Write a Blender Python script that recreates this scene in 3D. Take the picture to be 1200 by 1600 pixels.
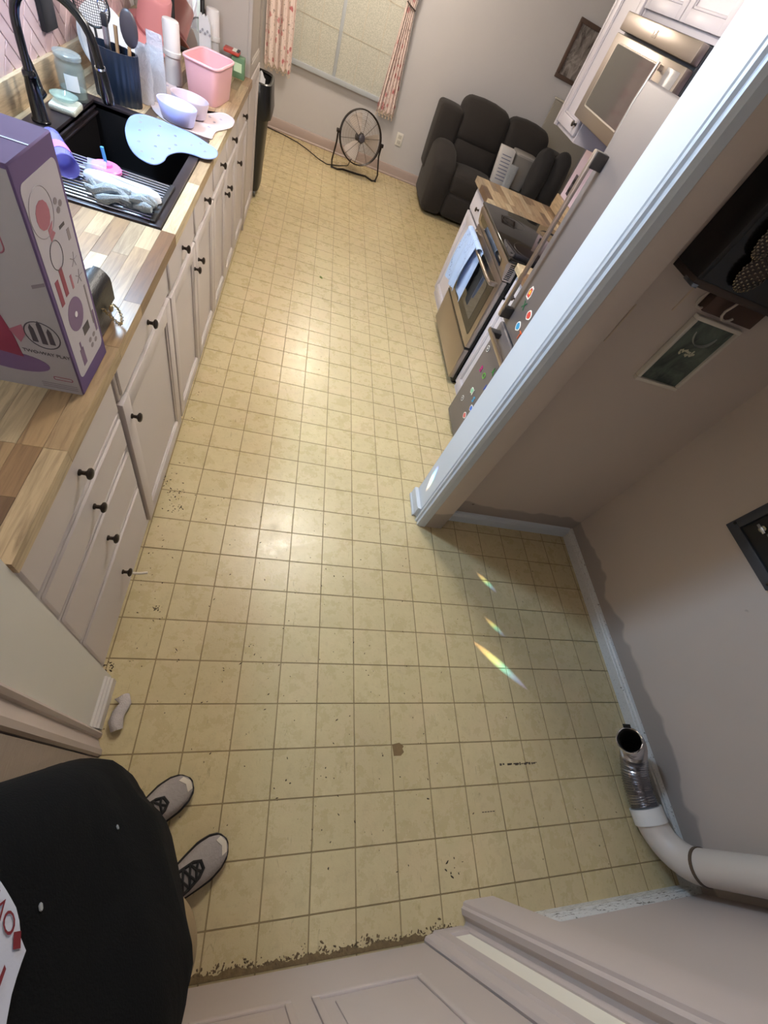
import bpy, bmesh, math, random
from mathutils import Vector, Matrix
from math import sin, cos, pi, radians, sqrt, atan2
random.seed(7)
for o in list(bpy.data.objects): bpy.data.objects.remove(o, do_unlink=True)
SC = bpy.context.scene
COL = SC.collection

# ------------------------------------------------------------------ camera
CAM_C = Vector((-0.4795, -0.2622, 1.7540))
CAM_R = (Vector((0.9458, -0.0512, 0.3207)), Vector((0.1355, -0.8352, -0.5330)), Vector((0.2952, 0.5475, -0.7830)))
F_PX = 635.34
cd = bpy.data.cameras.new('camera'); cam = bpy.data.objects.new('camera', cd); COL.objects.link(cam)
cd.sensor_fit = 'VERTICAL'; cd.sensor_height = 24.0; cd.lens = F_PX * 24.0 / 1600.0
cd.clip_start = 0.01; cd.clip_end = 60
_z = -CAM_R[2].normalized(); _x = CAM_R[0].normalized(); _y = _z.cross(_x).normalized(); _x = _y.cross(_z)
cam.matrix_world = Matrix(((_x.x, _y.x, _z.x, CAM_C.x), (_x.y, _y.y, _z.y, CAM_C.y), (_x.z, _y.z, _z.z, CAM_C.z), (0, 0, 0, 1)))
SC.camera = cam

# ------------------------------------------------------------------ world, lights, exposure
w = bpy.data.worlds.new('world'); SC.world = w; w.use_nodes = True
w.node_tree.nodes['Background'].inputs[0].default_value = (0.75, 0.85, 1.0, 1)
w.node_tree.nodes['Background'].inputs[1].default_value = 0.15
SC.view_settings.view_transform = 'Standard'; SC.view_settings.look = 'None'
SC.view_settings.exposure = 0.1; SC.view_settings.gamma = 1.0; SC.view_settings.use_curve_mapping = False

def aim(o, loc, tgt, up=Vector((0, 0, 1))):
    loc = Vector(loc); d = (Vector(tgt) - loc).normalized()
    z = -d; x = up.cross(z)
    if x.length < 1e-4: x = Vector((1, 0, 0))
    x.normalize(); y = z.cross(x)
    o.matrix_world = Matrix(((x.x, y.x, z.x, loc.x), (x.y, y.y, z.y, loc.y), (x.z, y.z, z.z, loc.z), (0, 0, 0, 1)))

def area(name, loc, tgt, sx, sy, power, col, shape='RECTANGLE', spread=180):
    l = bpy.data.lights.new(name, 'AREA'); l.shape = shape; l.size = sx; l.size_y = sy
    l.energy = power; l.color = col; l.spread = radians(spread)
    o = bpy.data.objects.new(name, l); COL.objects.link(o); aim(o, loc, tgt)
    return o
def globe(name, loc, r, power, col):
    l = bpy.data.lights.new(name, 'POINT'); l.shadow_soft_size = r; l.energy = power; l.color = col
    o = bpy.data.objects.new(name, l); COL.objects.link(o); o.location = loc; return o
KITCHEN_LAMP = (-0.18, 1.98, 2.24)
DINING_LAMP = (-0.20, 5.10, 2.24)
SINK_LAMP = (-1.48, 1.87, 1.95)
globe('kitchen_ceiling_light', KITCHEN_LAMP, 0.20, 86, (1.0, 0.95, 0.87))
globe('dining_ceiling_light', DINING_LAMP, 0.16, 66, (1.0, 0.88, 0.73))
area('sink_light', SINK_LAMP, (1.2, 0.75, -0.5), 0.30, 0.34, 46, (0.48, 0.72, 1.0))

# ------------------------------------------------------------------ helpers
def lin(c):
    return tuple((x / 12.92 if x <= 0.04045 else ((x + 0.055) / 1.055) ** 2.4) for x in c)
def rgb(r, g, b): return lin((r / 255.0, g / 255.0, b / 255.0))

class NT:
    """tiny node-tree helper"""
    def __init__(s, name):
        s.m = bpy.data.materials.new(name); s.m.use_nodes = True
        s.t = s.m.node_tree; s.b = s.t.nodes['Principled BSDF']
    def n(s, typ, **kw):
        x = s.t.nodes.new(typ)
        for k, v in kw.items(): setattr(x, k, v)
        return x
    def l(s, a, b): s.t.links.new(a, b)
    def pos(s): return s.n('ShaderNodeNewGeometry').outputs['Position']
    def obj(s): return s.n('ShaderNodeTexCoord').outputs['Object']
    def noise(s, vec, scale, detail=3, rough=0.55, dist=0):
        x = s.n('ShaderNodeTexNoise'); x.inputs['Scale'].default_value = scale; x.inputs['Detail'].default_value = detail
        x.inputs['Roughness'].default_value = rough; x.inputs['Distortion'].default_value = dist
        s.l(vec, x.inputs['Vector']); return x.outputs['Fac']
    def vor(s, vec, scale, feat='F1'):
        x = s.n('ShaderNodeTexVoronoi'); x.feature = feat; x.inputs['Scale'].default_value = scale
        s.l(vec, x.inputs['Vector']); return x
    def maprange(s, v, a, b, c=0.0, d=1.0):
        x = s.n('ShaderNodeMapRange'); x.inputs[1].default_value = a; x.inputs[2].default_value = b
        x.inputs[3].default_value = c; x.inputs[4].default_value = d; s.l(v, x.inputs[0]); return x.outputs[0]
    def math(s, op, a, b=None):
        x = s.n('ShaderNodeMath', operation=op)
        for i, v in enumerate((a, b)):
            if v is None: continue
            if isinstance(v, (int, float)): x.inputs[i].default_value = v
            else: s.l(v, x.inputs[i])
        return x.outputs[0]
    def mix(s, fac, a, b, mode='MIX'):
        x = s.n('ShaderNodeMix', data_type='RGBA', blend_type=mode)
        for i, v in ((0, fac), (6, a), (7, b)):
            if isinstance(v, (int, float)): x.inputs[i].default_value = v
            elif isinstance(v, tuple): x.inputs[i].default_value = (*v[:3], 1)
            else: s.l(v, x.inputs[i])
        return x.outputs[2]
    def scale(s, vec, sc):
        x = s.n('ShaderNodeMapping'); x.inputs['Scale'].default_value = sc; s.l(vec, x.inputs['Vector']); return x.outputs['Vector']
    def base(s, c):
        if isinstance(c, tuple): s.b.inputs['Base Color'].default_value = (*c[:3], 1)
        else: s.l(c, s.b.inputs['Base Color'])
    def set(s, **kw):
        for k, v in kw.items():
            k = k.replace('_', ' ')
            if isinstance(v, (int, float, tuple)): s.b.inputs[k].default_value = v
            else: s.l(v, s.b.inputs[k])
    def bump(s, h, strength=0.2, dist=0.01):
        x = s.n('ShaderNodeBump'); x.inputs['Strength'].default_value = strength; x.inputs['Distance'].default_value = dist
        s.l(h, x.inputs['Height']); s.l(x.outputs[0], s.b.inputs['Normal'])
    def rnd(s): return s.n('ShaderNodeObjectInfo').outputs['Random']

MATS = {}
def paint(name, c, rough=0.5, var=0.06, bump=0.05, bscale=60, metal=0.0, spec=0.5, vscale=3.0):
    """plain painted / plastic surface with slight mottling and fine relief"""
    if name in MATS: return MATS[name]
    k = NT(name); p = k.pos()
    f = k.noise(p, vscale, 4)
    dark = tuple(x * (1 - var) for x in c); lite = tuple(min(1, x * (1 + var)) for x in c)
    k.base(k.mix(f, dark, lite)); k.set(Roughness=rough, Metallic=metal)
    k.b.inputs['Specular IOR Level'].default_value = spec
    if bump: k.bump(k.noise(p, bscale, 2), bump, 0.003)
    MATS[name] = k.m; return k.m
def glass(name, c=(0.9, 0.95, 0.95), rough=0.05, alpha=0.35):
    if name in MATS: return MATS[name]
    k = NT(name); k.base(c); k.set(Roughness=rough, Alpha=alpha)
    k.b.inputs['Specular IOR Level'].default_value = 0.8
    MATS[name] = k.m; return k.m
def metal(name, c, rough=0.3, aniso=(1, 1, 40), bump=0.04):
    if name in MATS: return MATS[name]
    k = NT(name); p = k.scale(k.pos(), aniso); f = k.noise(p, 22, 2)
    k.base(k.mix(f, tuple(x * 0.96 for x in c), c)); k.set(Metallic=1.0, Roughness=k.maprange(f, 0, 1, rough * 0.9, rough * 1.15))
    MATS[name] = k.m; return k.m

class MB:
    """collects geometry; build() links it as one mesh object"""
    def __init__(s): s.v = []; s.f = []
    def raw(s, v, f):
        n = len(s.v); s.v += [tuple(p) for p in v]; s.f += [tuple(i + n for i in q) for q in f]; return s
    def box(s, x0, x1, y0, y1, z0, z1, r=0.0, seg=2):
        if r <= 0:
            v = [(x, y, z) for z in (z0, z1) for y in (y0, y1) for x in (x0, x1)]
            return s.raw(v, [(0, 2, 3, 1), (4, 5, 7, 6), (0, 1, 5, 4), (2, 6, 7, 3), (0, 4, 6, 2), (1, 3, 7, 5)])
        bm = bmesh.new(); bmesh.ops.create_cube(bm, size=1)
        for q in bm.verts: q.co = Vector(((x0 + x1) / 2 + q.co.x * (x1 - x0), (y0 + y1) / 2 + q.co.y * (y1 - y0), (z0 + z1) / 2 + q.co.z * (z1 - z0)))
        r = min(r, 0.49 * min(x1 - x0, y1 - y0, z1 - z0))
        bmesh.ops.bevel(bm, geom=bm.edges[:], offset=r, segments=seg, profile=0.5, affect='EDGES')
        return s.bm(bm)
    def bm(s, bm):
        bm.verts.index_update(); v = [tuple(q.co) for q in bm.verts]; f = [tuple(q.index for q in p.verts) for p in bm.faces]
        bm.free(); return s.raw(v, f)
    def ring(s, c, a, b, n, ra, rb=None, ph=0.0, e=2.0):
        rb = ra if rb is None else rb; out = []
        for i in range(n):
            t = ph + 2 * pi * i / n; ct, st = cos(t), sin(t)
            if e != 2.0: ct = math.copysign(abs(ct) ** (2 / e), ct); st = math.copysign(abs(st) ** (2 / e), st)
            out.append(c + a * (ra * ct) + b * (rb * st))
        return out
    def loft(s, rings, cap0=True, cap1=True, closed=False):
        n = len(rings[0]); v = [p for r in rings for p in r]; f = []
        m = len(rings)
        for k in range(m if closed else m - 1):
            for i in range(n):
                j = (i + 1) % n; k2 = (k + 1) % m
                f.append((k * n + i, k * n + j, k2 * n + j, k2 * n + i))
        if not closed:
            if cap0: f.append(tuple(reversed(range(n))))
            if cap1: f.append(tuple((m - 1) * n + i for i in range(n)))
        return s.raw(v, f)
    def tube(s, pts, r, n=8, closed=False, caps=True, flat=1.0):
        pts = [Vector(p) for p in pts]; m = len(pts)
        R = [r] * m if isinstance(r, (int, float)) else list(r)
        T = []
        for i in range(m):
            a = pts[(i - 1) % m] if (closed or i > 0) else pts[i]; b = pts[(i + 1) % m] if (closed or i < m - 1) else pts[i]
            T.append((b - a).normalized() if (b - a).length > 1e-9 else Vector((0, 0, 1)))
        up = Vector((0, 0, 1)) if abs(T[0].z) < 0.9 else Vector((1, 0, 0))
        a = T[0].cross(up).normalized(); rings = []
        for i in range(m):
            a = (a - T[i] * a.dot(T[i]))
            a = a.normalized() if a.length > 1e-6 else T[i].cross(Vector((1, 0, 0))).normalized()
            b = T[i].cross(a); rings.append(s.ring(pts[i], a, b, n, R[i], R[i] * flat))
        return s.loft(rings, caps, caps, closed)
    def cyl(s, p0, p1, r0, r1=None, n=16): return s.tube([p0, p1], [r0, r0 if r1 is None else r1], n)
    def lathe(s, c, prof, n=24, ax=(0, 0, 1), sx=1.0, sy=1.0, ang=0.0, cap0=True, cap1=True, e=2.0):
        c = Vector(c); ax = Vector(ax).normalized()
        a = Vector((1, 0, 0)) if abs(ax.x) < 0.9 else Vector((0, 1, 0))
        a = (a - ax * a.dot(ax)).normalized(); b = ax.cross(a)
        if ang: a, b = a * cos(ang) + b * sin(ang), b * cos(ang) - a * sin(ang)
        return s.loft([s.ring(c + ax * h, a, b, n, max(r, 1e-4) * sx, max(r, 1e-4) * sy, e=e) for r, h in prof], cap0, cap1)
    def ball(s, c, rx, ry=None, rz=None, n=14, m=8):
        ry = rx if ry is None else ry; rz = rx if rz is None else rz; c = Vector(c)
        rings = [[c + Vector((rx * sin(pi * k / m) * cos(2 * pi * i / n), ry * sin(pi * k / m) * sin(2 * pi * i / n), -rz * cos(pi * k / m))) for i in range(n)] for k in range(1, m)]
        n0 = len(s.v); s.loft(rings, False, False)
        s.v += [tuple(c - Vector((0, 0, rz))), tuple(c + Vector((0, 0, rz)))]; a = len(s.v) - 2
        for i in range(n):
            j = (i + 1) % n
            s.f.append((a, n0 + j, n0 + i)); s.f.append((a + 1, n0 + (m - 2) * n + i, n0 + (m - 2) * n + j))
        return s
    def prism(s, poly, fn, d0, d1):
        """poly: 2-D points; fn(u, v, d) -> point"""
        n = len(poly); v = [fn(u, w, d0) for u, w in poly] + [fn(u, w, d1) for u, w in poly]
        f = [(i, (i + 1) % n, n + (i + 1) % n, n + i) for i in range(n)] + [tuple(reversed(range(n))), tuple(range(n, 2 * n))]
        return s.raw(v, f)
    def sheet(s, fn, nu, nv, th=0.003, nrm=None):
        """fn(u, v) surface on [0,1]^2 thickened along its own normal"""
        P = [[Vector(fn(i / nu, j / nv)) for j in range(nv + 1)] for i in range(nu + 1)]
        top = []; bot = []
        for i in range(nu + 1):
            for j in range(nv + 1):
                du = P[min(i + 1, nu)][j] - P[max(i - 1, 0)][j]; dv = P[i][min(j + 1, nv)] - P[i][max(j - 1, 0)]
                nn = du.cross(dv); nn = nn.normalized() if nn.length > 1e-12 else Vector((0, 0, 1))
                top.append(P[i][j] + nn * th / 2); bot.append(P[i][j] - nn * th / 2)
        W = nv + 1; N = len(top); f = []
        for i in range(nu):
            for j in range(nv):
                a, b, c, d = i * W + j, (i + 1) * W + j, (i + 1) * W + j + 1, i * W + j + 1
                f.append((a, b, c, d)); f.append((N + d, N + c, N + b, N + a))
        edge = [i * W for i in range(nu + 1)] + [nu * W + j for j in range(1, W)] + [i * W + nv for i in range(nu - 1, -1, -1)] + [j for j in range(nv - 1, 0, -1)]
        for k in range(len(edge)):
            a, b = edge[k], edge[(k + 1) % len(edge)]; f.append((b, a, N + a, N + b))
        return s.raw(top + bot, f)
    def grid(s, fn, nu, nv):
        W = nv + 1
        return s.raw([fn(i / nu, j / nv) for i in range(nu + 1) for j in range(nv + 1)],
                     [(i * W + j, (i + 1) * W + j, (i + 1) * W + j + 1, i * W + j + 1) for i in range(nu) for j in range(nv)])
    def xf(s, M): s.v = [tuple(M @ Vector(p)) for p in s.v]; return s
    def build(s, name, mat, parent=None, smooth=38, label=None):
        off = wloc(parent)
        me = bpy.data.meshes.new(name); me.from_pydata([tuple(Vector(p) - off) for p in s.v], [], s.f); me.validate(); me.update()
        bm = bmesh.new(); bm.from_mesh(me); bmesh.ops.recalc_face_normals(bm, faces=bm.faces); bm.to_mesh(me); bm.free()
        if smooth:
            me.polygons.foreach_set('use_smooth', [True] * len(me.polygons)); me.set_sharp_from_angle(angle=radians(smooth))
        me.materials.append(mat)
        o = bpy.data.objects.new(name, me); COL.objects.link(o); o.parent = parent
        if label: o['label'] = label
        return o
def wloc(o):
    v = Vector((0, 0, 0))
    while o is not None: v += o.location; o = o.parent
    return v
def tag(o, label, cat, group=None, kind=None):
    if label: o['label'] = label
    if cat: o['category'] = cat
    if group: o['group'] = group
    if kind: o['kind'] = kind
    return o
def thing(name, label, cat, loc, group=None):
    o = bpy.data.objects.new(name, None); COL.objects.link(o); o.location = loc; o.empty_display_size = 0.05
    return tag(o, label, cat, group)
def struct(mb, name, mat, label=None, parent=None, smooth=38):
    o = mb.build(name, mat, parent, smooth)
    if parent is None: o['kind'] = 'structure'
    if label: o['label'] = label
    return o
def copy_tree(o, parent=None):
    c = o.copy(); COL.objects.link(c); c.parent = parent
    for ch in list(o.children): copy_tree(ch, c)
    return c
def arc(c, a, b, r, t0, t1, n=10):
    c = Vector(c); a = Vector(a); b = Vector(b)
    return [c + a * (r * cos(t0 + (t1 - t0) * i / n)) + b * (r * sin(t0 + (t1 - t0) * i / n)) for i in range(n + 1)]
def text_mb(body, size, ext, M):
    cu = bpy.data.curves.new('txt', 'FONT'); cu.body = body; cu.size = size; cu.extrude = ext; cu.align_x = 'CENTER'; cu.align_y = 'CENTER'; cu.resolution_u = 3
    o = bpy.data.objects.new('txt', cu); COL.objects.link(o)
    dg = bpy.context.evaluated_depsgraph_get(); me = o.evaluated_get(dg).to_mesh()
    mb = MB().raw([M @ v.co for v in me.vertices], [tuple(p.vertices) for p in me.polygons])
    o.evaluated_get(dg).to_mesh_clear(); bpy.data.objects.remove(o); bpy.data.curves.remove(cu)
    return mb
def frame_m(o, x, y):
    """matrix with origin o, local x and y axes"""
    x = Vector(x).normalized(); y = Vector(y).normalized(); z = x.cross(y)
    return Matrix(((x.x, y.x, z.x, o[0]), (x.y, y.y, z.y, o[1]), (x.z, y.z, z.z, o[2]), (0, 0, 0, 1)))
# ------------------------------------------------------------------ materials of the setting
def wall_mat(name, c, patch=None):
    k = NT(name); p = k.pos(); f = k.noise(p, 2.2, 4)
    col = k.mix(f, tuple(x * 0.95 for x in c), tuple(min(1, x * 1.04) for x in c))
    if patch:                       # an unpainted, greyer band with a ragged edge just above the baseboard
        sp = k.n('ShaderNodeSeparateXYZ'); k.l(p, sp.inputs[0])
        h = k.math('ADD', sp.outputs[2], k.math('MULTIPLY', k.math('SUBTRACT', k.noise(p, 4.0, 2), 0.5), 0.22))
        m = k.maprange(h, 0.15, 0.165, 1.0, 0.0); col = k.mix(m, col, patch)
        s2 = k.vor(p, 9.0).outputs['Distance']
        near = k.math('MULTIPLY', k.maprange(s2, 0.05, 0.09, 1, 0), k.maprange(k.noise(p, 3.0, 1), 0.66, 0.68, 0, 1))
        col = k.mix(near, col, rgb(90, 80, 72))
    k.base(col); k.set(Roughness=0.6); k.bump(k.noise(p, 45, 3), 0.10, 0.004)
    return k.m
M_FAR = wall_mat('beige_wall_paint', rgb(196, 193, 196))
M_ALC = wall_mat('alcove_wall_paint', rgb(196, 182, 172), rgb(160, 149, 142))
M_TAUPE = paint('taupe_wall_paint', rgb(190, 177, 172), 0.55, 0.04, 0.08, 50)
M_CREAM = paint('cream_wall_paint', rgb(224, 221, 214), 0.5, 0.03, 0.05, 40)
M_CEIL = paint('ceiling_paint', rgb(190, 180, 166), 0.8, 0.03, 0.1, 70)
M_TRIM = paint('white_trim_paint', rgb(196, 203, 212), 0.35, 0.04, 0.04, 30)
M_GRAYTRIM = paint('greige_trim_paint', rgb(184, 171, 167), 0.4, 0.04, 0.04, 30)
def dirty_trim(name, lo):
    k = NT(name); p = k.pos(); f = k.noise(p, 30, 5, 0.7)
    st = k.noise(k.scale(p, (6, 14, 60)), 6, 4, 0.7)
    col = k.mix(k.maprange(st, lo, lo + 0.06), rgb(205, 203, 200), rgb(95, 88, 80)); col = k.mix(k.maprange(f, 0.66, 0.7), col, rgb(60, 54, 50))
    k.base(col); k.set(Roughness=0.45); k.bump(f, 0.1, 0.002); return k.m
M_DIRTY = dirty_trim('scuffed_white_trim', 0.60); M_FILTHY = dirty_trim('stained_white_trim', 0.545)
def tile_mat(name, stuff=False):
    k = NT(name); p = k.pos()
    a = k.noise(p, 1.6, 3); b = k.noise(p, 24, 5, 0.65); r = k.rnd()
    col = k.mix(b, rgb(194, 176, 134), rgb(215, 199, 158))
    col = k.mix(k.math('MULTIPLY', r, 0.40), col, rgb(188, 173, 132))
    pk = k.noise(p, 5.0, 2); col = k.mix(k.math('MULTIPLY', k.maprange(pk, 0.5, 0.7), 0.30), col, rgb(212, 186, 152))
    col = k.mix(k.math('MULTIPLY', k.maprange(a, 0.42, 0.72), 0.28), col, rgb(168, 149, 117))
    gr = k.noise(p, 11, 6, 0.78)
    col = k.mix(k.math('MULTIPLY', k.maprange(gr, 0.56, 0.72), 0.30), col, rgb(144, 123, 97))           # ground-in dirt
    scr = k.noise(k.scale(p, (60, 14, 1)), 1.0, 3, 0.6, 1.5); col = k.mix(k.math('MULTIPLY', k.maprange(scr, 0.66, 0.72), 0.35), col, rgb(128, 110, 82))
    sp = k.vor(k.scale(p, (1, 1, 0.0)), 26); spd = sp.outputs['Distance']
    sel = k.n('ShaderNodeSeparateColor'); k.l(sp.outputs['Color'], sel.inputs[0])
    speck = k.math('MULTIPLY', k.maprange(spd, 0.03, 0.07, 1, 0), k.maprange(sel.outputs[0], 0.86, 0.87, 0, 1))
    col = k.mix(speck, col, rgb(62, 52, 40))
    k.base(col); k.set(Roughness=k.maprange(gr, 0.35, 0.75, 0.22, 0.42))
    k.b.inputs['Specular IOR Level'].default_value = 0.55
    bn = k.noise(p, 62, 5, 0.7, 1.2); k.bump(bn, 0.22, 0.003)
    return k.m
M_TILE = tile_mat('cream_vinyl_tile')
M_GROUT = paint('tan_vinyl_joint', rgb(146, 127, 92), 0.6, 0.12, 0.1, 60, vscale=8)

# ------------------------------------------------------------------ floor with its tiles
S = 0.1524
floor = struct(MB().box(-1.6, 3.3, -0.86, 6.25, -0.06, -0.0016), 'floor', M_GROUT, 'cream vinyl kitchen floor of small square tiles with tan joints')
def proj(p):
    q = Vector(p) - CAM_C; d = q.dot(CAM_R[2])
    if d < 0.05: return None
    return 600 + F_PX * q.dot(CAM_R[0]) / d, 800 + F_PX * q.dot(CAM_R[1]) / d
def cell_open(i, j):
    x0, x1, y0, y1 = i * S, (i + 1) * S, j * S, (j + 1) * S
    blocked = [(-2, -0.93, 0.09, 4.16), (-2, -0.885, -2, 0.09), (-2, 3, -2, -0.70), (1.38, 3, -2, 1.02), (0.52, 3, 0.975, 1.12), (0.80, 3, 1.12, 3.55)]
    for a, b, c, d in blocked:
        if x0 >= a - 0.001 and x1 <= b + 0.001 and y0 >= c - 0.001 and y1 <= d + 0.001: return False
    return True
cells = []
for i in range(-9, 16):
    for j in range(-5, 41):
        if (i + 1) * S > 2.6 or not cell_open(i, j): continue
        q = [proj((x * S, y * S, 0)) for x, y in ((i, j), (i + 1, j), (i + 1, j + 1), (i, j + 1))]
        ar = 0
        if all(q):
            ar = abs(sum(q[a][0] * q[(a + 1) % 4][1] - q[(a + 1) % 4][0] * q[a][1] for a in range(4))) / 2
            cx = sum(a[0] for a in q) / 4; cy = sum(a[1] for a in q) / 4
            if not (-40 < cx < 1240 and -40 < cy < 1640): ar = 0
            if cx < 250 and cy > 1260: ar *= 0.02          # behind the person
        cells.append((ar, i, j))
cells.sort(reverse=True)
g = 0.0021
tm = MB().box(-S / 2 + g, S / 2 - g, -S / 2 + g, S / 2 - g, -0.0016, 0.0, r=0.0008, seg=1)
tproto = tm.build('tile', M_TILE, floor)
tme = tproto.data
for k, (ar, i, j) in enumerate(cells[:300]):
    o = tproto if k == 0 else tproto.copy()
    if k: COL.objects.link(o)
    o.parent = floor; o.location = ((i + 0.5) * S, (j + 0.5) * S, 0)
rest = MB()
for ar, i, j in cells[300:]:
    rest.box(i * S + g, (i + 1) * S - g, j * S + g, (j + 1) * S - g, -0.0016, 0.0)
ro = rest.build('far_tiles', M_TILE, floor); ro['kind'] = 'stuff'

# ------------------------------------------------------------------ walls
struct(MB().box(-1.68, 3.3, -0.95, 6.3, 2.44, 2.54), 'ceiling', M_CEIL)
wall_left = struct(MB().box(-1.68, -1.55, 0.08, 6.3, 0, 2.44), 'wall_left', M_CREAM, 'pale kitchen wall behind the sink counter')
struct(MB().box(-1.55, 3.3, 6.17, 6.3, 0, 2.44), 'wall_far', M_FAR, 'beige far wall with window and picture')
struct(MB().box(3.2, 3.3, 3.4, 6.17, 0, 2.44), 'wall_living', M_FAR)
struct(MB().box(1.47, 1.57, 1.116, 3.56, 0, 2.44), 'wall_right', paint('pale_pink_wall', rgb(206, 184, 196), 0.55, 0.08, 0.1, 40, vscale=9), 'pale pink wall between worktop and upper cabinets')
struct(MB().box(1.57, 3.2, 3.4, 3.56, 0, 2.44), 'wall_living_side', M_FAR)
struct(MB().box(1.41, 1.57, -0.83, 1.116, 0, 2.44), 'wall_alcove', M_ALC, 'scuffed taupe wall of the laundry alcove')
struct(MB().box(0.52, 1.41, 0.99, 1.116, 0, 2.44), 'wall_partition', M_ALC, 'dim alcove wall backing onto the refrigerator')
struct(MB().box(-1.68, -0.89, -0.083, 0.09, 0, 2.44), 'wall_stub', M_CREAM, 'smooth pale wall end beside the drawer cabinet')
struct(MB().box(0.51, 1.41, -0.83, -0.712, 0, 2.44), 'wall_near', M_TAUPE, 'greige wall below the white vent pipe')
struct(MB().box(-1.68, -0.50, -0.95, -0.76, 0, 2.44), 'wall_near_left', M_TAUPE)
struct(MB().box(-0.50, 0.51, -0.95, -0.80, 0, 2.44), 'wall_near_back', M_TAUPE)

# partition end post with moulded casing, facing the sink
post = [(0.382, 0.906), (0.372, 0.909), (0.370, 0.916), (0.375, 0.922), (0.375, 0.929), (0.366, 0.934), (0.364, 0.943), (0.370, 0.950), (0.378, 0.954),
        (0.378, 0.959), (0.372, 0.964), (0.372, 1.108), (0.378, 1.116), (0.420, 1.116), (0.420, 0.906), (0.418, 0.902), (0.388, 0.902)]
trim1 = struct(MB().prism(post, lambda x, y, z: (x, y, z), 0, 2.44), 'trim_1', M_TRIM, 'white moulded casing post at the alcove opening', smooth=25)
blk = [(0.372, 0.968), (0.356, 0.972), (0.352, 0.985), (0.352, 1.116), (0.372, 1.116)]
MB().prism(blk, lambda x, y, z: (x, y, z), 0, 0.075).build('plinth_block', M_TRIM, trim1)
MB().box(0.346, 0.352, 0.966, 1.116, 0, 0.02, 0.002).build('shoe_moulding', M_TRIM, trim1)

struct(MB().box(0.420, 0.52, 0.904, 1.116, 0, 2.44, 0.002), 'wall_post', M_ALC, 'taupe side of the post facing the alcove')
struct(MB().box(0.385, 0.52, -0.634, 0.902, 2.07, 2.44), 'wall_header', M_ALC, 'wall header over the alcove opening')
# alcove baseboards
def bb(name, poly, fn, d0, d1, m, label=None): return struct(MB().prism(poly, fn, d0, d1), name, m, label, smooth=25)
prof = [(0.0, 0.0), (0.020, 0.0), (0.020, 0.052), (0.016, 0.058), (0.016, 0.066), (0.010, 0.074), (0.0, 0.078)]
bb('baseboard_alcove', prof, lambda u, v, d: (1.41 - u, d, v), -0.712, 0.99, M_DIRTY, 'long scuffed white baseboard of the alcove side wall')
bb('baseboard_partition', prof, lambda u, v, d: (d, 0.99 - u, v), 0.52, 1.39, M_TRIM, 'white baseboard on the alcove back wall')
bb('baseboard_near', prof, lambda u, v, d: (d, -0.712 + u * 0.9, v * 0.95), 0.51, 1.39, M_FILTHY, 'stained white baseboard under the greige near wall')
bb('baseboard_far', [(0, 0), (0.026, 0), (0.028, 0.012), (0.018, 0.022), (0.018, 0.085), (0.010, 0.105), (0, 0.108)], lambda u, v, d: (d, 6.17 - u, v), -1.55, 3.2,
   paint('mauve_baseboard', rgb(176, 158, 152), 0.45, 0.05), 'greyish mauve baseboard along the far wall')
bb('baseboard_stub', [(0, 0), (0.020, 0), (0.020, 0.05), (0.014, 0.056), (0.014, 0.066), (0.007, 0.072), (0.007, 0.08), (0, 0.084)], lambda u, v, d: (-0.89 + u, d, v), -0.078, 0.075, paint('ivory_trim', rgb(216, 209, 205), 0.4, 0.04, 0), 'short white baseboard on the pale wall end')

# left door with casing
cas = [(-0.083, -0.89), (-0.083, -0.872), (-0.090, -0.866), (-0.100, -0.868), (-0.104, -0.874), (-0.128, -0.862), (-0.136, -0.854), (-0.150, -0.852), (-0.156, -0.858), (-0.158, -0.89)]
struct(MB().prism(cas, lambda y, x, z: (x, y, z), 0, 2.1), 'trim_2', M_GRAYTRIM, 'ribbed greige door casing at the left', smooth=25)
def woodgrain():
    k = NT('greige_embossed_woodgrain'); p = k.scale(k.pos(), (1, 4, 26)); f = k.noise(p, 4.2, 4, 0.6, 1.2)
    c = rgb(168, 154, 146); k.base(k.mix(f, tuple(x * .82 for x in c), c)); k.set(Roughness=0.5); k.bump(f, 0.5, 0.004); return k.m
M_GRAIN = woodgrain()
d1 = struct(MB().box(-0.90, -0.855, -0.76, -0.160, 0.012, 2.05, 0.003), 'door_1', M_GRAIN, 'greige embossed woodgrain door at the left')
kb = MB().lathe((-0.855, -0.235, 0.92), [(0.026, 0), (0.026, 0.006), (0.010, 0.010), (0.010, 0.028), (0.026, 0.036), (0.029, 0.048), (0.022, 0.060), (0.004, 0.064)], 16, (1, 0, 0))
kb.build('door_knob', paint('dark_bronze', rgb(38, 32, 28), 0.35, 0.1, 0, metal=0.7), d1, label='dark door knob')
struct(MB().box(-1.68, -0.90, -0.76, -0.083, 0, 2.44), 'wall_left_near', M_TAUPE)

# near door (bottom of the picture), jamb and casing
d2 = MB(); Yd = -0.715
d2.box(-0.50, 0.226, Yd - 0.04, Yd, 0.012, 2.05, 0.002)
door2 = struct(d2, 'door_2', M_TAUPE, 'greige panelled door at the bottom edge')
for (x0, x1, z0, z1) in ((-0.185, 0.115, 0.24, 0.95), (-0.47, -0.235, 0.24, 0.95)):
    f = MB(); b = 0.018
    for (a, c, e, h) in ((x0, x1, z0, z0 + b), (x0, x1, z1 - b, z1), (x0, x0 + b, z0 + b, z1 - b), (x1 - b, x1, z0 + b, z1 - b)):
        f.box(a, c, Yd - 0.002, Yd + 0.006, e, h, 0.003)
    f.box(x0 + 0.05, x1 - 0.05, Yd - 0.002, Yd + 0.004, z0 + 0.05, z1 - 0.05, 0.003)
    f.build('door_panel', M_TAUPE, door2)
jm = [(0.230, -0.76), (0.230, -0.712), (0.236, -0.704), (0.262, -0.700), (0.268, -0.694), (0.300, -0.694), (0.306, -0.700), (0.306, -0.76)]
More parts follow.
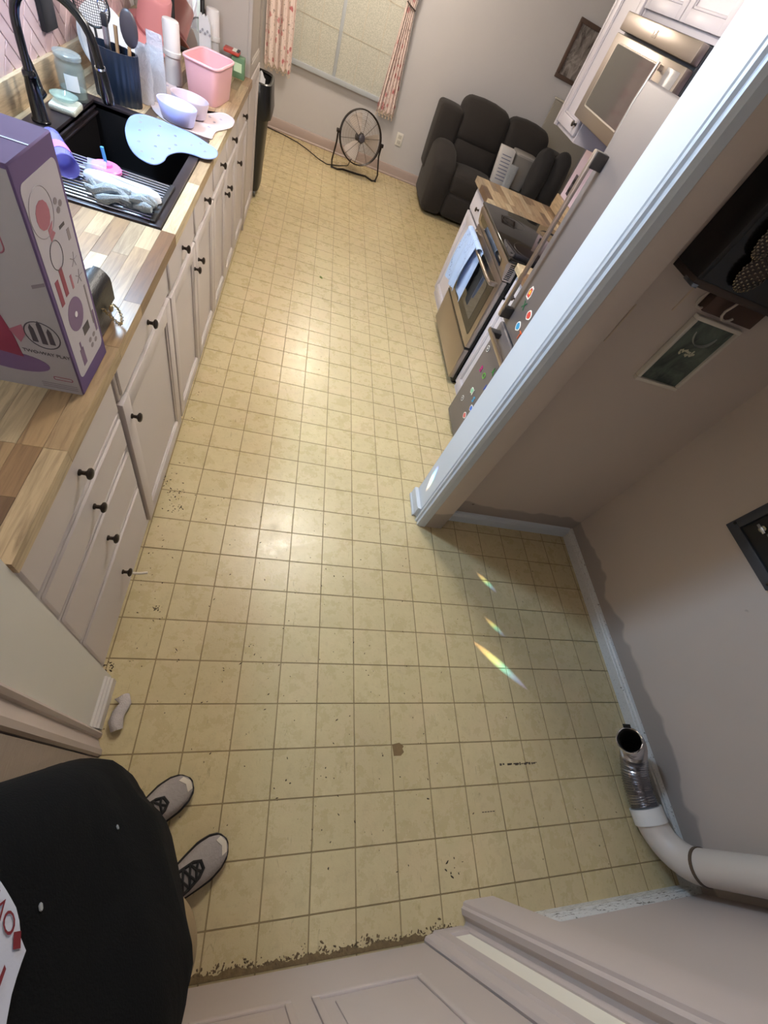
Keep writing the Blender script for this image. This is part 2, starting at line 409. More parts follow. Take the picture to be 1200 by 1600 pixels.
t3 = struct(MB().prism(jm, lambda x, y, z: (x, y, z), 0, 2.1), 'trim_3', M_GRAYTRIM, 'greige door jamb moulding with a dark gap', smooth=25)
MB().box(0.300, 0.372, -0.706, -0.694, 0.0, 0.055, 0.002).build('jamb_foot', M_GRAYTRIM, t3)
struct(MB().box(0.306, 0.372, -0.80, -0.7045, 0, 2.1), 'trim_4', paint('cream_door_edge', rgb(232, 226, 212), 0.4, 0.02, 0), 'narrow bright cream strip between the jamb mouldings')
pil = [(0.372, -0.80), (0.372, -0.700), (0.384, -0.694), (0.390, -0.686), (0.386, -0.676), (0.378, -0.668), (0.378, -0.652), (0.386, -0.646), (0.388, -0.638), (0.398, -0.634), (0.508, -0.634), (0.51, -0.64), (0.51, -0.80)]
struct(MB().prism(pil, lambda x, y, z: (x, y, z), 0, 2.44), 'trim_5', M_GRAYTRIM, 'greige moulded wall end beside the near door', smooth=25)
# ------------------------------------------------------------------ left kitchen run
M_CAB = paint('greige_cabinet_paint', rgb(197, 187, 185), 0.42, 0.03, 0)
M_CABW = paint('white_cabinet_paint', rgb(204, 198, 204), 0.42, 0.03, 0)
M_BRONZE = paint('oil_rubbed_bronze', rgb(58, 48, 40), 0.35, 0.25, 0.1, 200, metal=0.6)
def stave_mat(name, tones):
    k = NT(name); r = k.rnd()
    ramp = k.n('ShaderNodeValToRGB'); ramp.color_ramp.interpolation = 'LINEAR'
    e = ramp.color_ramp.elements
    e[0].position = 0; e[0].color = (*tones[0], 1); e[1].position = 1; e[1].color = (*tones[-1], 1)
    for i, t in enumerate(tones[1:-1]): x = e.new((i + 1) / (len(tones) - 1)); x.color = (*t, 1)
    k.l(r, ramp.inputs[0])
    off = k.n('ShaderNodeVectorMath', operation='ADD'); k.l(k.pos(), off.inputs[0])
    cmb = k.n('ShaderNodeCombineXYZ'); k.l(k.math('MULTIPLY', r, 37.0), cmb.inputs[0]); k.l(k.math('MULTIPLY', r, 91.0), cmb.inputs[1]); k.l(cmb.outputs[0], off.inputs[1])
    gr = k.noise(k.scale(off.outputs[0], (26, 2.2, 26)), 3.0, 5, 0.6, 0.8)
    col = k.mix(k.maprange(gr, 0.42, 0.72), ramp.outputs[0], rgb(86, 62, 44), 'MIX'); col = k.mix(0.45, col, ramp.outputs[0])
    k.base(col); k.set(Roughness=k.maprange(gr, 0, 1, 0.28, 0.42)); k.bump(gr, 0.05, 0.002); return k.m
M_STAVE = stave_mat('acacia_butcher_block', [rgb(116, 84, 58), rgb(196, 172, 136), rgb(142, 110, 80), rgb(208, 188, 154), rgb(98, 72, 52), rgb(178, 150, 114), rgb(128, 97, 68)])
M_STAVE_END = paint('acacia_end_grain', rgb(176, 142, 100), 0.45, 0.15, 0.1, 80, vscale=20)
sunit = None
def stave(parent, x0, x1, y0, y1, z0, z1):
    global sunit
    g = 0.0004
    if sunit is None:
        sunit = MB().box(-.5, .5, -.5, .5, -.5, .5).build('stave', M_STAVE, None, smooth=0); o = sunit; o.parent = parent
    else:
        o = sunit.copy(); COL.objects.link(o); o.parent = parent
    o.location = Vector(((x0 + x1) / 2, (y0 + y1) / 2, (z0 + z1) / 2)) - wloc(parent)
    o.scale = (x1 - x0 - 2 * g, y1 - y0 - 2 * g, z1 - z0)
def staves(parent, xs, y0, y1, z0, z1, cuts=(), ln=(0.20, 0.46), hole=None, seed=1):
    rr = random.Random(seed)
    for i in range(len(xs) - 1):
        a, b = sorted((xs[i], xs[i + 1])); segs = [(y0, y1)]
        if hole and a >= hole[0] - 1e-4 and b <= hole[1] + 1e-4: segs = [(y0, hole[2]), (hole[3], y1)]
        for s0, s1 in segs:
            marks = [s0] + [c for c in cuts if s0 < c < s1] + [s1]
            for m0, m1 in zip(marks, marks[1:]):
                y = m0; first = True
                while y < m1 - 1e-4:
                    L = rr.uniform(*ln) * (rr.uniform(0.3, 1) if first else 1); first = False
                    ye = y + L
                    if m1 - ye < 0.10: ye = m1
                    stave(parent, a, b, y, ye, z0, z1 - rr.uniform(0, 0.0005)); y = ye
ZC = 0.915
ctop = thing('worktop', 'long acacia butcher-block worktop with the black sink set in it', 'worktop', (-1.2, 1.8, 0.875))
XS = [-0.885, -0.930] + [-0.930 - 0.0475 * i for i in range(1, 13)] + [-1.545]
staves(ctop, XS, 0.094, 3.545, ZC - 0.038, ZC, cuts=(0.365,), hole=(-1.501, -0.929, 1.38, 2.31), seed=5)
up = thing('backsplash_board', 'pale wooden upstand board behind the black faucet', 'board', (-1.53, 1.8, ZC))
M_UP = stave_mat('pale_acacia_board', [rgb(214, 196, 164), rgb(188, 160, 124), rgb(226, 210, 180), rgb(170, 140, 104)])
for (a, b) in ((0.10, 0.9), (0.9, 1.72), (1.72, 2.42), (2.42, 3.0), (3.0, 3.545)):
    MB().box(-1.549, -1.528, a + 0.0005, b - 0.0005, ZC, ZC + 0.098, 0.002).build('plank', M_UP, up)

def knob(parent, x, y, z, sgn=1):
    m = MB().lathe((x, y, z), [(0.0085, 0), (0.0085, 0.003), (0.0055, 0.006), (0.0055, 0.014), (0.009, 0.018), (0.0145, 0.021), (0.0155, 0.025), (0.012, 0.029), (0.004, 0.031)], 14, (sgn, 0, 0))
    return m.build('knob', M_BRONZE, parent)
def drawer_front(parent, x, y0, y1, z0, z1, mat, sgn=1, lip=0.012, kn=True, kpos=None):
    """slab with a stepped, bevelled edge; x is the outer face, sgn the way it faces"""
    m = MB(); t = 0.020
    a, b = sorted((x - sgn * t, x - sgn * 0.007)); m.box(a, b, y0, y1, z0, z1, 0.003, 1)
    a, b = sorted((x - sgn * 0.010, x)); m.box(a, b, y0 + lip, y1 - lip, z0 + lip, z1 - lip, 0.005, 1)
    d = m.build('drawer', mat, parent)
    if kn: knob(d, x, (y0 + y1) / 2 if kpos is None else kpos, (z0 + z1) / 2, sgn)
    return d
def cab_door(parent, x, y0, y1, z0, z1, mat, sgn=1, kn=None, fr=0.055, name='door'):
    m = MB(); t = 0.020
    a, b = sorted((x - sgn * t, x))
    m.box(a, b, y0, y0 + fr, z0, z1, 0.003); m.box(a, b, y1 - fr, y1, z0, z1, 0.003)
    m.box(a, b, y0 + fr - .002, y1 - fr + .002, z0, z0 + fr, 0.003); m.box(a, b, y0 + fr - .002, y1 - fr + .002, z1 - fr, z1, 0.003)
    a, b = sorted((x - sgn * t, x - sgn * 0.011)); m.box(a, b, y0 + fr - .003, y1 - fr + .003, z0 + fr - .003, z1 - fr + .003)
    bd = 0.010; a, b = sorted((x - sgn * 0.012, x - sgn * 0.004))
    for (p, q, r, s) in ((y0 + fr, y0 + fr + bd, z0 + fr, z1 - fr), (y1 - fr - bd, y1 - fr, z0 + fr, z1 - fr), (y0 + fr, y1 - fr, z0 + fr, z0 + fr + bd), (y0 + fr, y1 - fr, z1 - fr - bd, z1 - fr)):
        m.box(a, b, p, q, r, s, 0.003)
    d = m.build(name, mat, parent)
    if kn: knob(d, x, kn[0], kn[1], sgn)
    return d
def base_cab(label, y0, y1, x_back=-1.545, x_front=-0.925, z1=ZC - 0.038, sgn=1, mat=None, group='base cabinets along the sink wall'):
    t = thing('base_cabinet', label, 'cabinet', ((x_back + x_front) / 2, (y0 + y1) / 2, 0), group)
    return t
XF = -0.905
def body(t, y0, y1, cut=None):
    m = MB(); top = ZC - 0.0385; ta = 0.66 if y0 == 2.250 else top; tb_ = 0.66 if y1 == 2.250 else top
    m.box(-1.543, -0.925, y0 + .001, y0 + 0.019, 0, ta); m.box(-1.543, -0.925, y1 - 0.019, y1 - .001, 0, tb_)
    m.box(-1.543, -0.945, y0 + .019, y1 - .019, 0.02, 0.04); m.box(-1.543, -1.530, y0 + .019, y1 - .019, 0.04, top)
    m.box(-0.945, -0.925, y0 + .019, y1 - .019, 0.0, 0.045); m.box(-0.945, -0.925, y0 + .019, y1 - .019, top - 0.05, top)
    m.build('body', M_CAB, t)
A = base_cab('greige cabinet with four stacked drawers nearest the camera', 0.095, 0.700); body(A, 0.095, 0.700)
for z0, z1 in ((0.712, 0.862), (0.562, 0.706), (0.354, 0.556), (0.062, 0.348)):
    drawer_front(A, XF, 0.100, 0.694, z0, z1, M_CAB, kpos=0.402)
B = base_cab('greige cabinet with one drawer over one wide flat door', 0.700, 1.310); body(B, 0.700, 1.310)
drawer_front(B, XF + 0.004, 0.706, 1.296, 0.735, 0.862, M_CAB, kpos=1.02)
cab_door(B, XF + 0.004, 0.706, 1.296, 0.062, 0.722, M_CAB, kn=(0.748, 0.640), fr=0.062)
Cc = base_cab('greige two-door cabinet under the near half of the sink', 1.310, 2.250); body(Cc, 1.310, 2.250)
drawer_front(Cc, XF, 1.318, 1.782, 0.712, 0.862, M_CAB); drawer_front(Cc, XF, 1.788, 2.244, 0.712, 0.862, M_CAB)
cab_door(Cc, XF, 1.330, 1.788, 0.062, 0.700, M_CAB, kn=(1.748, 0.602)); cab_door(Cc, XF, 1.796, 2.244, 0.062, 0.700, M_CAB, kn=(1.836, 0.602))
D = base_cab('greige two-door cabinet below the bib mats and bowls', 2.250, 3.060); body(D, 2.250, 3.060)
drawer_front(D, XF, 2.258, 2.655, 0.712, 0.862, M_CAB); drawer_front(D, XF, 2.661, 3.054, 0.712, 0.862, M_CAB)
cab_door(D, XF, 2.258, 2.655, 0.062, 0.700, M_CAB, kn=(2.61, 0.600)); cab_door(D, XF, 2.661, 3.054, 0.062, 0.700, M_CAB, kn=(2.705, 0.600))
E_ = base_cab('narrow greige cabinet against the tall pantry', 3.060, 3.545); body(E_, 3.060, 3.545)
drawer_front(E_, XF, 3.068, 3.538, 0.712, 0.862, M_CAB); cab_door(E_, XF, 3.068, 3.538, 0.062, 0.700, M_CAB, kn=(3.105, 0.600))

# tall pantry at the end of the run
M_PAN = paint('taupe_pantry_paint', rgb(170, 160, 154), 0.45, 0.03, 0.05, 40)
pt = thing('pantry_cabinet', 'tall taupe pantry cabinet at the end of the sink counter', 'cabinet', (-1.22, 3.85, 0))
MB().box(-1.545, -0.925, 3.548, 4.150, 0, 2.15, 0.002).build('body', M_PAN, pt)
MB().box(-0.925, -0.903, 3.548, 3.572, 0, 2.15, 0.002).build('side_stile', M_PAN, pt)
cab_door(pt, -0.903, 3.578, 4.146, 0.90, 2.12, M_PAN, fr=0.06); cab_door(pt, -0.903, 3.578, 4.146, 0.03, 0.89, M_CAB, fr=0.06)

# herringbone tiles on the left wall
M_HB = None
def hb_mat():
    k = NT('pink_herringbone_glaze'); r = k.rnd(); n = k.noise(k.pos(), 12, 3)
    col = k.mix(r, rgb(198, 172, 178), rgb(222, 198, 202)); col = k.mix(k.math('MULTIPLY', n, 0.3), col, rgb(186, 160, 168))
    k.base(col); k.set(Roughness=0.18); return k.m
M_HB = hb_mat()
gro = MB().box(-1.5505, -1.5465, 1.70, 3.54, ZC + 0.099, 1.46).build('grout', paint('white_tile_grout', rgb(226, 220, 220), 0.7, 0.05, 0), wall_left)
LT, WT, gp = 0.150, 0.050, 0.004
hbm = MB().box(-0.003, 0.003, -LT / 2 + gp / 2, LT / 2 - gp / 2, -WT / 2 + gp / 2, WT / 2 - gp / 2, 0.0015, 1)
hb0 = hbm.build('tile', M_HB, wall_left); first = True
ca = cos(pi / 4)
def hb_put(u, v, rot):
    """(u,v) centre in the unrotated herringbone lattice"""
    global first
    y = 2.3 + (u - v) * ca; z = 1.2 + (u + v) * ca
    if not (1.78 < y < 3.46 and 0.985 < z < 1.40): return
    o = hb0 if first else hb0.copy()
    if not first: COL.objects.link(o)
    first = False
    o.parent = wall_left; o.location = (-1.5455, y, z); o.rotation_euler = (rot, 0, 0)
nst = 3
for a in range(-60, 61):
    for b in range(-9, 10):
        # classic 3:1 herringbone: horizontal and vertical bricks on a stepped lattice
        u = a * WT + b * LT * 1.0; v = a * WT - b * LT
        hb_put(u + LT / 2, v + WT / 2, pi / 4)
        hb_put(u + LT + WT / 2, v + WT - LT / 2, pi / 4 + pi / 2)
# ------------------------------------------------------------------ sink
M_SINK = paint('black_granite_sink', rgb(16, 13, 15), 0.5, 0.25, 0.15, 300, vscale=80)
M_SINKRIM = paint('gunmetal_sink_rim', rgb(52, 44, 47), 0.35, 0.1, 0.05, 200, metal=0.35)
sk = thing('sink', 'black workstation sink set into the wooden worktop', 'sink', (-1.2, 1.84, ZC))
x0, x1, y0, y1 = -1.499, -0.932, 1.382, 2.308; bx0, bx1, by0, by1 = -1.395, -0.970, 1.425, 2.262; zt = ZC + 0.008
m = MB(); m.box(bx1, x1, y0, y1, ZC - 0.02, zt, 0.003); m.box(x0, bx0, y0, y1, ZC - 0.02, zt, 0.003); m.box(bx0 - .002, bx1 + .002, y0, by0, ZC - 0.02, zt, 0.003); m.box(bx0 - .002, bx1 + .002, by1, y1, ZC - 0.02, zt, 0.003)
m.build('rim', M_SINKRIM, sk)
m = MB(); zb = ZC - 0.215
m.box(bx0 - .006, bx1 + .006, by0 - .006, by1 + .006, zb - 0.006, zb)
m.box(bx0 - .008, bx0, by0, by1, zb, ZC - .002); m.box(bx1, bx1 + .008, by0, by1, zb, ZC - .002); m.box(bx0, bx1, by0 - .008, by0, zb, ZC - .002); m.box(bx0, bx1, by1, by1 + .008, zb, ZC - .002)
m.build('bowl', M_SINK, sk)
m = MB(); m.box(bx0, bx0 + 0.014, by0, by1, ZC - 0.034, ZC - 0.026, 0.002); m.box(bx1 - 0.014, bx1, by0, by1, ZC - 0.034, ZC - 0.026, 0.002); m.box(bx0, bx0 + 0.009, by0, by1, ZC - 0.014, ZC - 0.009, 0.002)
m.build('ledge', M_SINKRIM, sk)
MB().lathe((-1.18, 1.9, zb), [(0.055, 0.0), (0.055, 0.003), (0.045, 0.004), (0.012, 0.002), (0.001, 0.002)], 24).build('drain', metal('drain_steel', rgb(150, 150, 155)), sk)
# roll-up rack over the near end of the bowl
rk = thing('drying_rack', 'roll-up rack of steel bars across the near end of the sink', 'rack', (-1.18, 1.55, zt))
M_BAR = metal('steel_rod', rgb(186, 188, 196), 0.25, (1, 1, 1), 0)
for i in range(15):
    y = 1.405 + i * 0.0205
    MB().tube([(-1.405, y, zt + 0.004), (-0.958, y, zt + 0.004)], 0.0036, 7).build('bar', M_BAR, rk)
M_BLKRUB = paint('black_silicone', rgb(30, 30, 34), 0.5, 0.1, 0.05)
for x in (-1.402, -0.961): MB().box(x - 0.008, x + 0.008, 1.395, 1.703, zt + 0.0005, zt + 0.0085, 0.002).build('end_strip', M_BLKRUB, rk)
# faucet
M_BLKMET = paint('gloss_black_metal', rgb(22, 22, 26), 0.16, 0.1, 0, metal=0.3, spec=0.8)
fc = thing('faucet', 'tall black gooseneck faucet behind the sink', 'faucet', (-1.448, 1.875, zt))
fx, fy = -1.448, 1.875
MB().lathe((fx, fy, zt), [(0.030, 0), (0.030, 0.006), (0.025, 0.012), (0.022, 0.09), (0.019, 0.12), (0.021, 0.125), (0.021, 0.135), (0.017, 0.142)], 20).build('base', M_BLKMET, fc)
path = [(fx, fy, zt + 0.13), (fx, fy, zt + 0.25)] + arc((fx + 0.115, fy, zt + 0.25), (-1, 0, 0), (0, 0, 1), 0.115, 0, pi * 0.93, 14)
e = path[-1]; path.append(Vector(e) + Vector((0.006, 0.005, -0.05)))
MB().tube(path, 0.0135, 14).build('spout', M_BLKMET, fc)
e = Vector(path[-1])
sh = MB().tube([e, e + Vector((0.003, 0.004, -0.03)), e + Vector((0.006, 0.008, -0.085)), e + Vector((0.007, 0.009, -0.098))], [0.0155, 0.0175, 0.0205, 0.0185], 16)
shh = sh.build('spray_head', M_BLKMET, fc)
MB().tube([e, e + Vector((0.0005, .001, -0.006))], 0.0168, 16).build('chrome_ring', metal('chrome', rgb(210, 212, 220), 0.08, (1, 1, 1), 0), shh)
hd = MB().tube([(fx, fy + 0.018, zt + 0.065), (fx + 0.004, fy + 0.052, zt + 0.075)], [0.014, 0.016], 14).build('handle_hub', M_BLKMET, fc)
MB().tube([(fx + .004, fy + 0.050, zt + 0.078), (fx - 0.004, fy + 0.058, zt + 0.11), (fx - 0.02, fy + 0.062, zt + 0.165)], [0.009, 0.0075, 0.0065], 10).build('lever', M_BLKMET, hd)
# ------------------------------------------------------------------ things on the left worktop
def catmull(pts, n=5):
    out = []; m = len(pts)
    for i in range(m):
        p0, p1, p2, p3 = (Vector(pts[(i + k) % m]) for k in (-1, 0, 1, 2))
        for j in range(n):
            t = j / n
            out.append(0.5 * (2 * p1 + (p2 - p0) * t + (2 * p0 - 5 * p1 + 4 * p2 - p3) * t * t + (3 * p1 - p0 - 3 * p2 + p3) * t ** 3))
    return out
# --- toy carton
M_PURP = paint('purple_carton', rgb(104, 86, 122), 0.8, 0.06, 0.03, 50, spec=0.15)
M_CARTON = paint('pale_grey_carton_print', rgb(160, 153, 156), 0.45, 0.03, 0.02, 40)
def ink(n, c, rough=0.5): return paint('ink_' + n, c, rough, 0.05, 0)
bx = thing('toy_box', 'tall purple and pale grey carton of a toy vanity standing at the worktop edge', 'box', (-1.08, 0.62, ZC))
BX0, BX1, BY0, BY1, BZ0, BZ1 = -1.262, -0.906, 0.536, 0.702, ZC, 1.372
MB().box(BX0, BX1, BY0, BY1, BZ0, BZ1, 0.0025, 1).build('carton', M_PURP, bx)
W_, H_ = BX1 - BX0, BZ1 - BZ0
def nf(u, v, off=0.0012): return Vector((BX0 + u * W_, BY0 - off, BZ0 + v * H_))           # near face
def sf(u, v, off=0.0012): return Vector((BX1 + off, BY0 + u * (BY1 - BY0), BZ0 + v * H_))    # narrow side face
def decal(fn, poly, th, off=0.0002): return MB().prism(poly, lambda u, v, d: fn(u, v, d), off, off + th)
def ell(cu, cv, ru, rv, n=24, t0=0): return [(cu + ru * cos(2 * pi * i / n + t0), cv + rv * sin(2 * pi * i / n + t0)) for i in range(n)]
def rrect(u0, u1, v0, v1, r, asp, n=5):
    o = []
    for cx, cy, t in ((u1 - r, v1 - r * asp, 0), (u0 + r, v1 - r * asp, pi / 2), (u0 + r, v0 + r * asp, pi), (u1 - r, v0 + r * asp, 1.5 * pi)):
        o += [(cx + r * cos(t + pi / 2 * i / n), cy + r * asp * sin(t + pi / 2 * i / n)) for i in range(n + 1)]
    return o
decal(nf, [(0.0, 0.0), (0.992, 0.0), (0.992, 0.985), (0.0, 0.985)], 0.0004).build('near_print', M_CARTON, bx, label='pale grey printed front of the carton')
sp = decal(sf, rrect(0.07, 0.93, 0.085, 0.93, 0.09, 0.36), 0.0004).build('side_print', paint('carton_side_white', rgb(178, 172, 182), 0.45, 0.02, 0), bx, label='pale rounded panel with small accessory drawings')
i_p, i_r, i_g, i_d, i_k = ink('violet', rgb(110, 84, 122)), ink('berry', rgb(132, 48, 72)), ink('grey', rgb(128, 118, 124)), ink('dark', rgb(66, 58, 66)), ink('rose', rgb(160, 96, 112))
def ringpts(fn, cu, cv, ru, rv, r, off, n=28): return MB().tube([fn(cu + ru * cos(2 * pi * i / n), cv + rv * sin(2 * pi * i / n), off) for i in range(n)], r, 4, closed=True)
# side drawings
o = 0.0006
decal(sf, ell(0.35, 0.80, 0.155, 0.05, 12), 0.0004, o).build('print', i_k, sp)
ringpts(sf, 0.34, 0.81, 0.26, 0.085, 0.0006, o).build('print', i_g, sp)
ringpts(sf, 0.38, 0.645, 0.15, 0.055, 0.0009, o).build('print', i_d, sp)
decal(sf, [(0.36, 0.70), (0.50, 0.715), (0.44, 0.735), (0.50, 0.76), (0.36, 0.745)], 0.0004, o).build('print', i_k, sp)
for (u, v, a, b, mt) in ((0.20, 0.515, 0.045, 0.055, i_r), (0.36, 0.535, 0.045, 0.06, i_r), (0.55, 0.50, 0.025, 0.03, i_k), (0.93 - 0.1, 0.33, 0.02, 0.10, i_g), (0.87, 0.235, 0.03, 0.055, i_p), (0.58, 0.26, 0.10, 0.022, i_d), (0.30, 0.165, 0.055, 0.045, i_p), (0.30, 0.225, 0.02, 0.02, i_p), (0.79, 0.665, 0.035, 0.022, i_g), (0.68, 0.715, 0.07, 0.006, i_d)):
    decal(sf, [(u - a, v - b), (u + a, v - b), (u + a, v + b), (u - a, v + b)], 0.0004, o).build('print', mt, sp)
decal(sf, ell(0.42, 0.37, 0.22, 0.075, 24), 0.0004, o).build('print', i_p, sp)
decal(sf, ell(0.42, 0.37, 0.04, 0.013, 12), 0.0004, o + 0.0005).build('print', ink('paper', rgb(224, 218, 222)), sp)
for (u, v) in ((0.60, 0.185), (0.74, 0.185), (0.62, 0.15), (0.76, 0.15), (0.68, 0.805), (0.78, 0.785), (0.70, 0.77)): decal(sf, ell(u, v, 0.045, 0.012, 10), 0.0004, o).build('print', i_g, sp)
for (u, v) in ((0.74, 0.565), (0.76, 0.485)):
    for k in range(5):
        t = 2 * pi * k / 5; MB().tube([sf(u, v, o), sf(u + 0.10 * cos(t), v + 0.03 * sin(t), o)], 0.0007, 4).build('print', i_g, sp)
# near-face drawings
npx = bx.children[1]
ringpts(nf, 0.885, 0.33, 0.085, 0.068, 0.0011, 0.0008).build('print', i_d, npx)
for (u, a, b) in ((0.84, 0.29, 0.36), (0.885, 0.285, 0.385), (0.925, 0.29, 0.355)):
    decal(nf, [(u - 0.014, a), (u + 0.014, a), (u + 0.012, b), (u, b + 0.02), (u - 0.012, b)], 0.0004, 0.0006).build('print', i_d, npx)
text_mb('TWO-WAY PLAY', 0.0112, 0.0002, frame_m(nf(0.872, 0.230, 0.0018), (1, 0, 0), (0, 0, 1))).build('lettering', i_d, npx)
decal(nf, ell(0.67, 0.150, 0.19, 0.055, 28), 0.0004, 0.0006).build('print', i_p, npx)
decal(nf, [(0.60, 0.20), (0.74, 0.185), (0.735, 0.30), (0.70, 0.47), (0.60, 0.50)], 0.0004, 0.001).build('print', i_r, npx)
decal(nf, [(0.725, 0.33), (0.80, 0.37), (0.80, 0.32), (0.76, 0.27)], 0.0004, 0.0012).build('print', i_k, npx)
decal(nf, [(0.925, 0.575), (0.99, 0.60), (0.99, 0.585), (0.925, 0.56)], 0.0004, 0.0012).build('print', i_g, npx)
MB().tube([nf(u, v, 0.0008) for u, v in rrect(0.70, 0.865, 0.68, 0.90, 0.04, 0.8)], 0.0014, 4, closed=True).build('print', i_k, npx)
MB().tube([nf(u, v, 0.0008) for u, v in rrect(0.72, 0.85, 0.70, 0.88, 0.035, 0.8)], 0.0009, 4, closed=True).build('print', i_g, npx)
MB().tube([nf(u, v, 0.0008) for u, v in rrect(0.86, 0.96, 0.078, 0.095, 0.008, 0.8)], 0.0009, 4, closed=True).build('print', i_r, npx)
for k in range(3): decal(nf, [(0.78, 0.045 - k * 0.012), (0.975, 0.045 - k * 0.012), (0.975, 0.049 - k * 0.012), (0.78, 0.049 - k * 0.012)], 0.0003, 0.0006).build('print', i_g, npx)
MB().box(BX0 + .01, BX1 - .002, 0.617, 0.621, BZ1, BZ1 + 0.0008).build('tape_seam', ink('seam', rgb(96, 76, 110)), bx)

# --- black purse with chain
M_LEATH = paint('black_leather', rgb(24, 22, 24), 0.4, 0.2, 0.25, 250)
M_GOLD = metal('antique_gold_chain', rgb(170, 150, 112), 0.3, (1, 1, 1), 0)
pu = thing('purse', 'small black leather purse with a gold chain beside the toy carton', 'purse', (-0.955, 0.79, ZC))
MB().loft([MB().ring(Vector((-0.958, 0.79, ZC + h)), Vector((0, 1, 0)), Vector((1, 0, 0)), 28, a, b, e=3.2) for h, a, b in ((0.001, 0.068, 0.026), (0.008, 0.074, 0.031), (0.06, 0.073, 0.030), (0.108, 0.071, 0.024), (0.122, 0.069, 0.016), (0.126, 0.066, 0.008))]).build('body', M_LEATH, pu)
fl_ = MB().sheet(lambda u, v: (-0.958 + 0.033 * sin(min(1, v * 2.2) * pi / 2) + 0.002, 0.722 + u * 0.136, ZC + 0.129 - 0.085 * max(0, v - 0.10) ** 1.1), 10, 8, 0.004); fl_.build('flap', M_LEATH, pu)
MB().ball((-0.912, 0.80, ZC + 0.062), 0.005, 0.009, 0.009, 10, 6).build('clasp', M_GOLD, pu)
ch = MB(); pts = []
for i in range(40):
    t = i / 39; pts.append(Vector((-0.955 + 0.062 * sin(t * pi * 0.92) , 0.735 + 0.12 * t + 0.01 * sin(t * 9), ZC + 0.125 - 0.118 * sin(min(1, t * 1.5) * pi / 2) + (0.10 if False else 0) + 0.03 * t)))
for i in range(len(pts) - 1):
    a, b = pts[i], pts[i + 1]; d = (b - a).normalized(); s_ = d.cross(Vector((0, 0, 1))).normalized() if abs(d.z) < 0.95 else Vector((1, 0, 0)); n_ = d.cross(s_)
    w_ = s_ if i % 2 else n_; c_ = (a + b) / 2; L_ = (b - a).length * 0.72
    ch.tube([c_ + d * (L_ * cos(2 * pi * k / 8)) + w_ * (0.0042 * sin(2 * pi * k / 8)) for k in range(8)], 0.0012, 4, closed=True)
ch.build('chain', M_GOLD, pu)

# --- items on the rack in the sink
zr = zt + 0.008
M_VIOL = glass('violet_plastic', rgb(150, 148, 236), 0.15, 0.6)
tb = thing('tumbler', 'blue violet plastic tumbler lying on the sink rack behind the carton', 'cup', (-1.26, 1.54, zr))
a = Vector((-1.335, 1.665, zr + 0.038)); b = Vector((-1.205, 1.445, zr + 0.038)); ax = (b - a).normalized()
MB().lathe(a, [(0.026, 0), (0.029, 0.004), (0.031, 0.05), (0.033, 0.12), (0.035, 0.195), (0.036, 0.20), (0.034, 0.201), (0.032, 0.196), (0.029, 0.05), (0.025, 0.012)], 24, ax).build('cup_body', M_VIOL, tb)
MB().lathe(a + ax * 0.10, [(0.0335, 0), (0.0338, 0.004), (0.0350, 0.045), (0.0350, 0.05)], 24, ax, cap0=False, cap1=False).build('print_band', ink('violetband', rgb(206, 120, 190)), tb)
fk = thing('fork', 'small steel fork on the sink rack', 'fork', (-1.22, 1.5, zr))
MB().sheet(lambda u, v: (-1.255 + 0.10 * u, 1.545 - 0.03 * u + (v - .5) * 0.012, zr + 0.006 + 0.006 * sin(u * pi)), 8, 2, 0.002).build('handle', M_BAR, fk)
for k in range(4): MB().tube([(-1.158, 1.512 - 0.010 + k * 0.0066, zr + 0.006), (-1.125, 1.502 - 0.010 + k * 0.0066, zr + 0.011)], 0.0016, 5).build('tine', M_BAR, fk)
MB().box(-1.165, -1.153, 1.499, 1.524, zr + 0.004, zr + 0.008, 0.002).build('fork_head', M_BAR, fk)
cl = thing('plastic_scoop', 'clear plastic scoop beside the fork on the sink rack', 'scoop', (-1.215, 1.585, zr))
MB().sheet(lambda u, v: (-1.215 + 0.06 * u, 1.575 + 0.045 * v, zr + 0.004 + 0.028 * abs(2 * v - 1) ** 1.6 + 0.006 * u), 6, 8, 0.0018).build('bowl', glass('clear_plastic', rgb(226, 236, 240), 0.1, 0.45), cl)
MB().box(-1.240, -1.212, 1.592, 1.602, zr + 0.004, zr + 0.009, 0.003).build('grip', MATS['clear_plastic'], cl)
pk = thing('straw_lid', 'pink cup lid with a blue straw on the sink rack', 'lid', (-1.165, 1.635, zr))
MB().lathe((-1.165, 1.635, zr + 0.001), [(0.046, 0), (0.049, 0.004), (0.049, 0.013), (0.044, 0.018), (0.022, 0.019), (0.020, 0.026), (0.012, 0.028), (0.001, 0.028)], 28).build('lid', paint('hot_pink_plastic', rgb(236, 120, 190), 0.3, 0.03, 0), pk)
MB().tube([(-1.163, 1.637, zr + 0.020), (-1.168, 1.638, zr + 0.072)], 0.0055, 10).build('straw', paint('sky_blue_plastic', rgb(84, 170, 232), 0.3, 0.03, 0), pk)
wl = thing('oblong_tray', 'oblong white plastic tray lying upside down on the sink rack', 'tray', (-1.085, 1.537, zr))
MB().loft([MB().ring(Vector((-1.085, 1.537, zr + h)), Vector((0.985, -0.05, 0)), Vector((0.05, 0.985, 0)), 32, a_, b_, e=2.3) for h, a_, b_ in ((0.0005, 0.118, 0.038), (0.003, 0.126, 0.043), (0.020, 0.122, 0.040), (0.026, 0.115, 0.034), (0.028, 0.09, 0.02))]).build('shell', paint('white_plastic', rgb(228, 230, 238), 0.25, 0.03, 0), wl)
MB().tube([(-1.13, 1.550, zr + 0.0275), (-1.08, 1.535, zr + 0.029), (-1.03, 1.529, zr + 0.0275)], 0.0022, 6).build('grip_ridge', ink('lidmark', rgb(176, 180, 196)), wl)
cm = MB(); rr = random.Random(3)
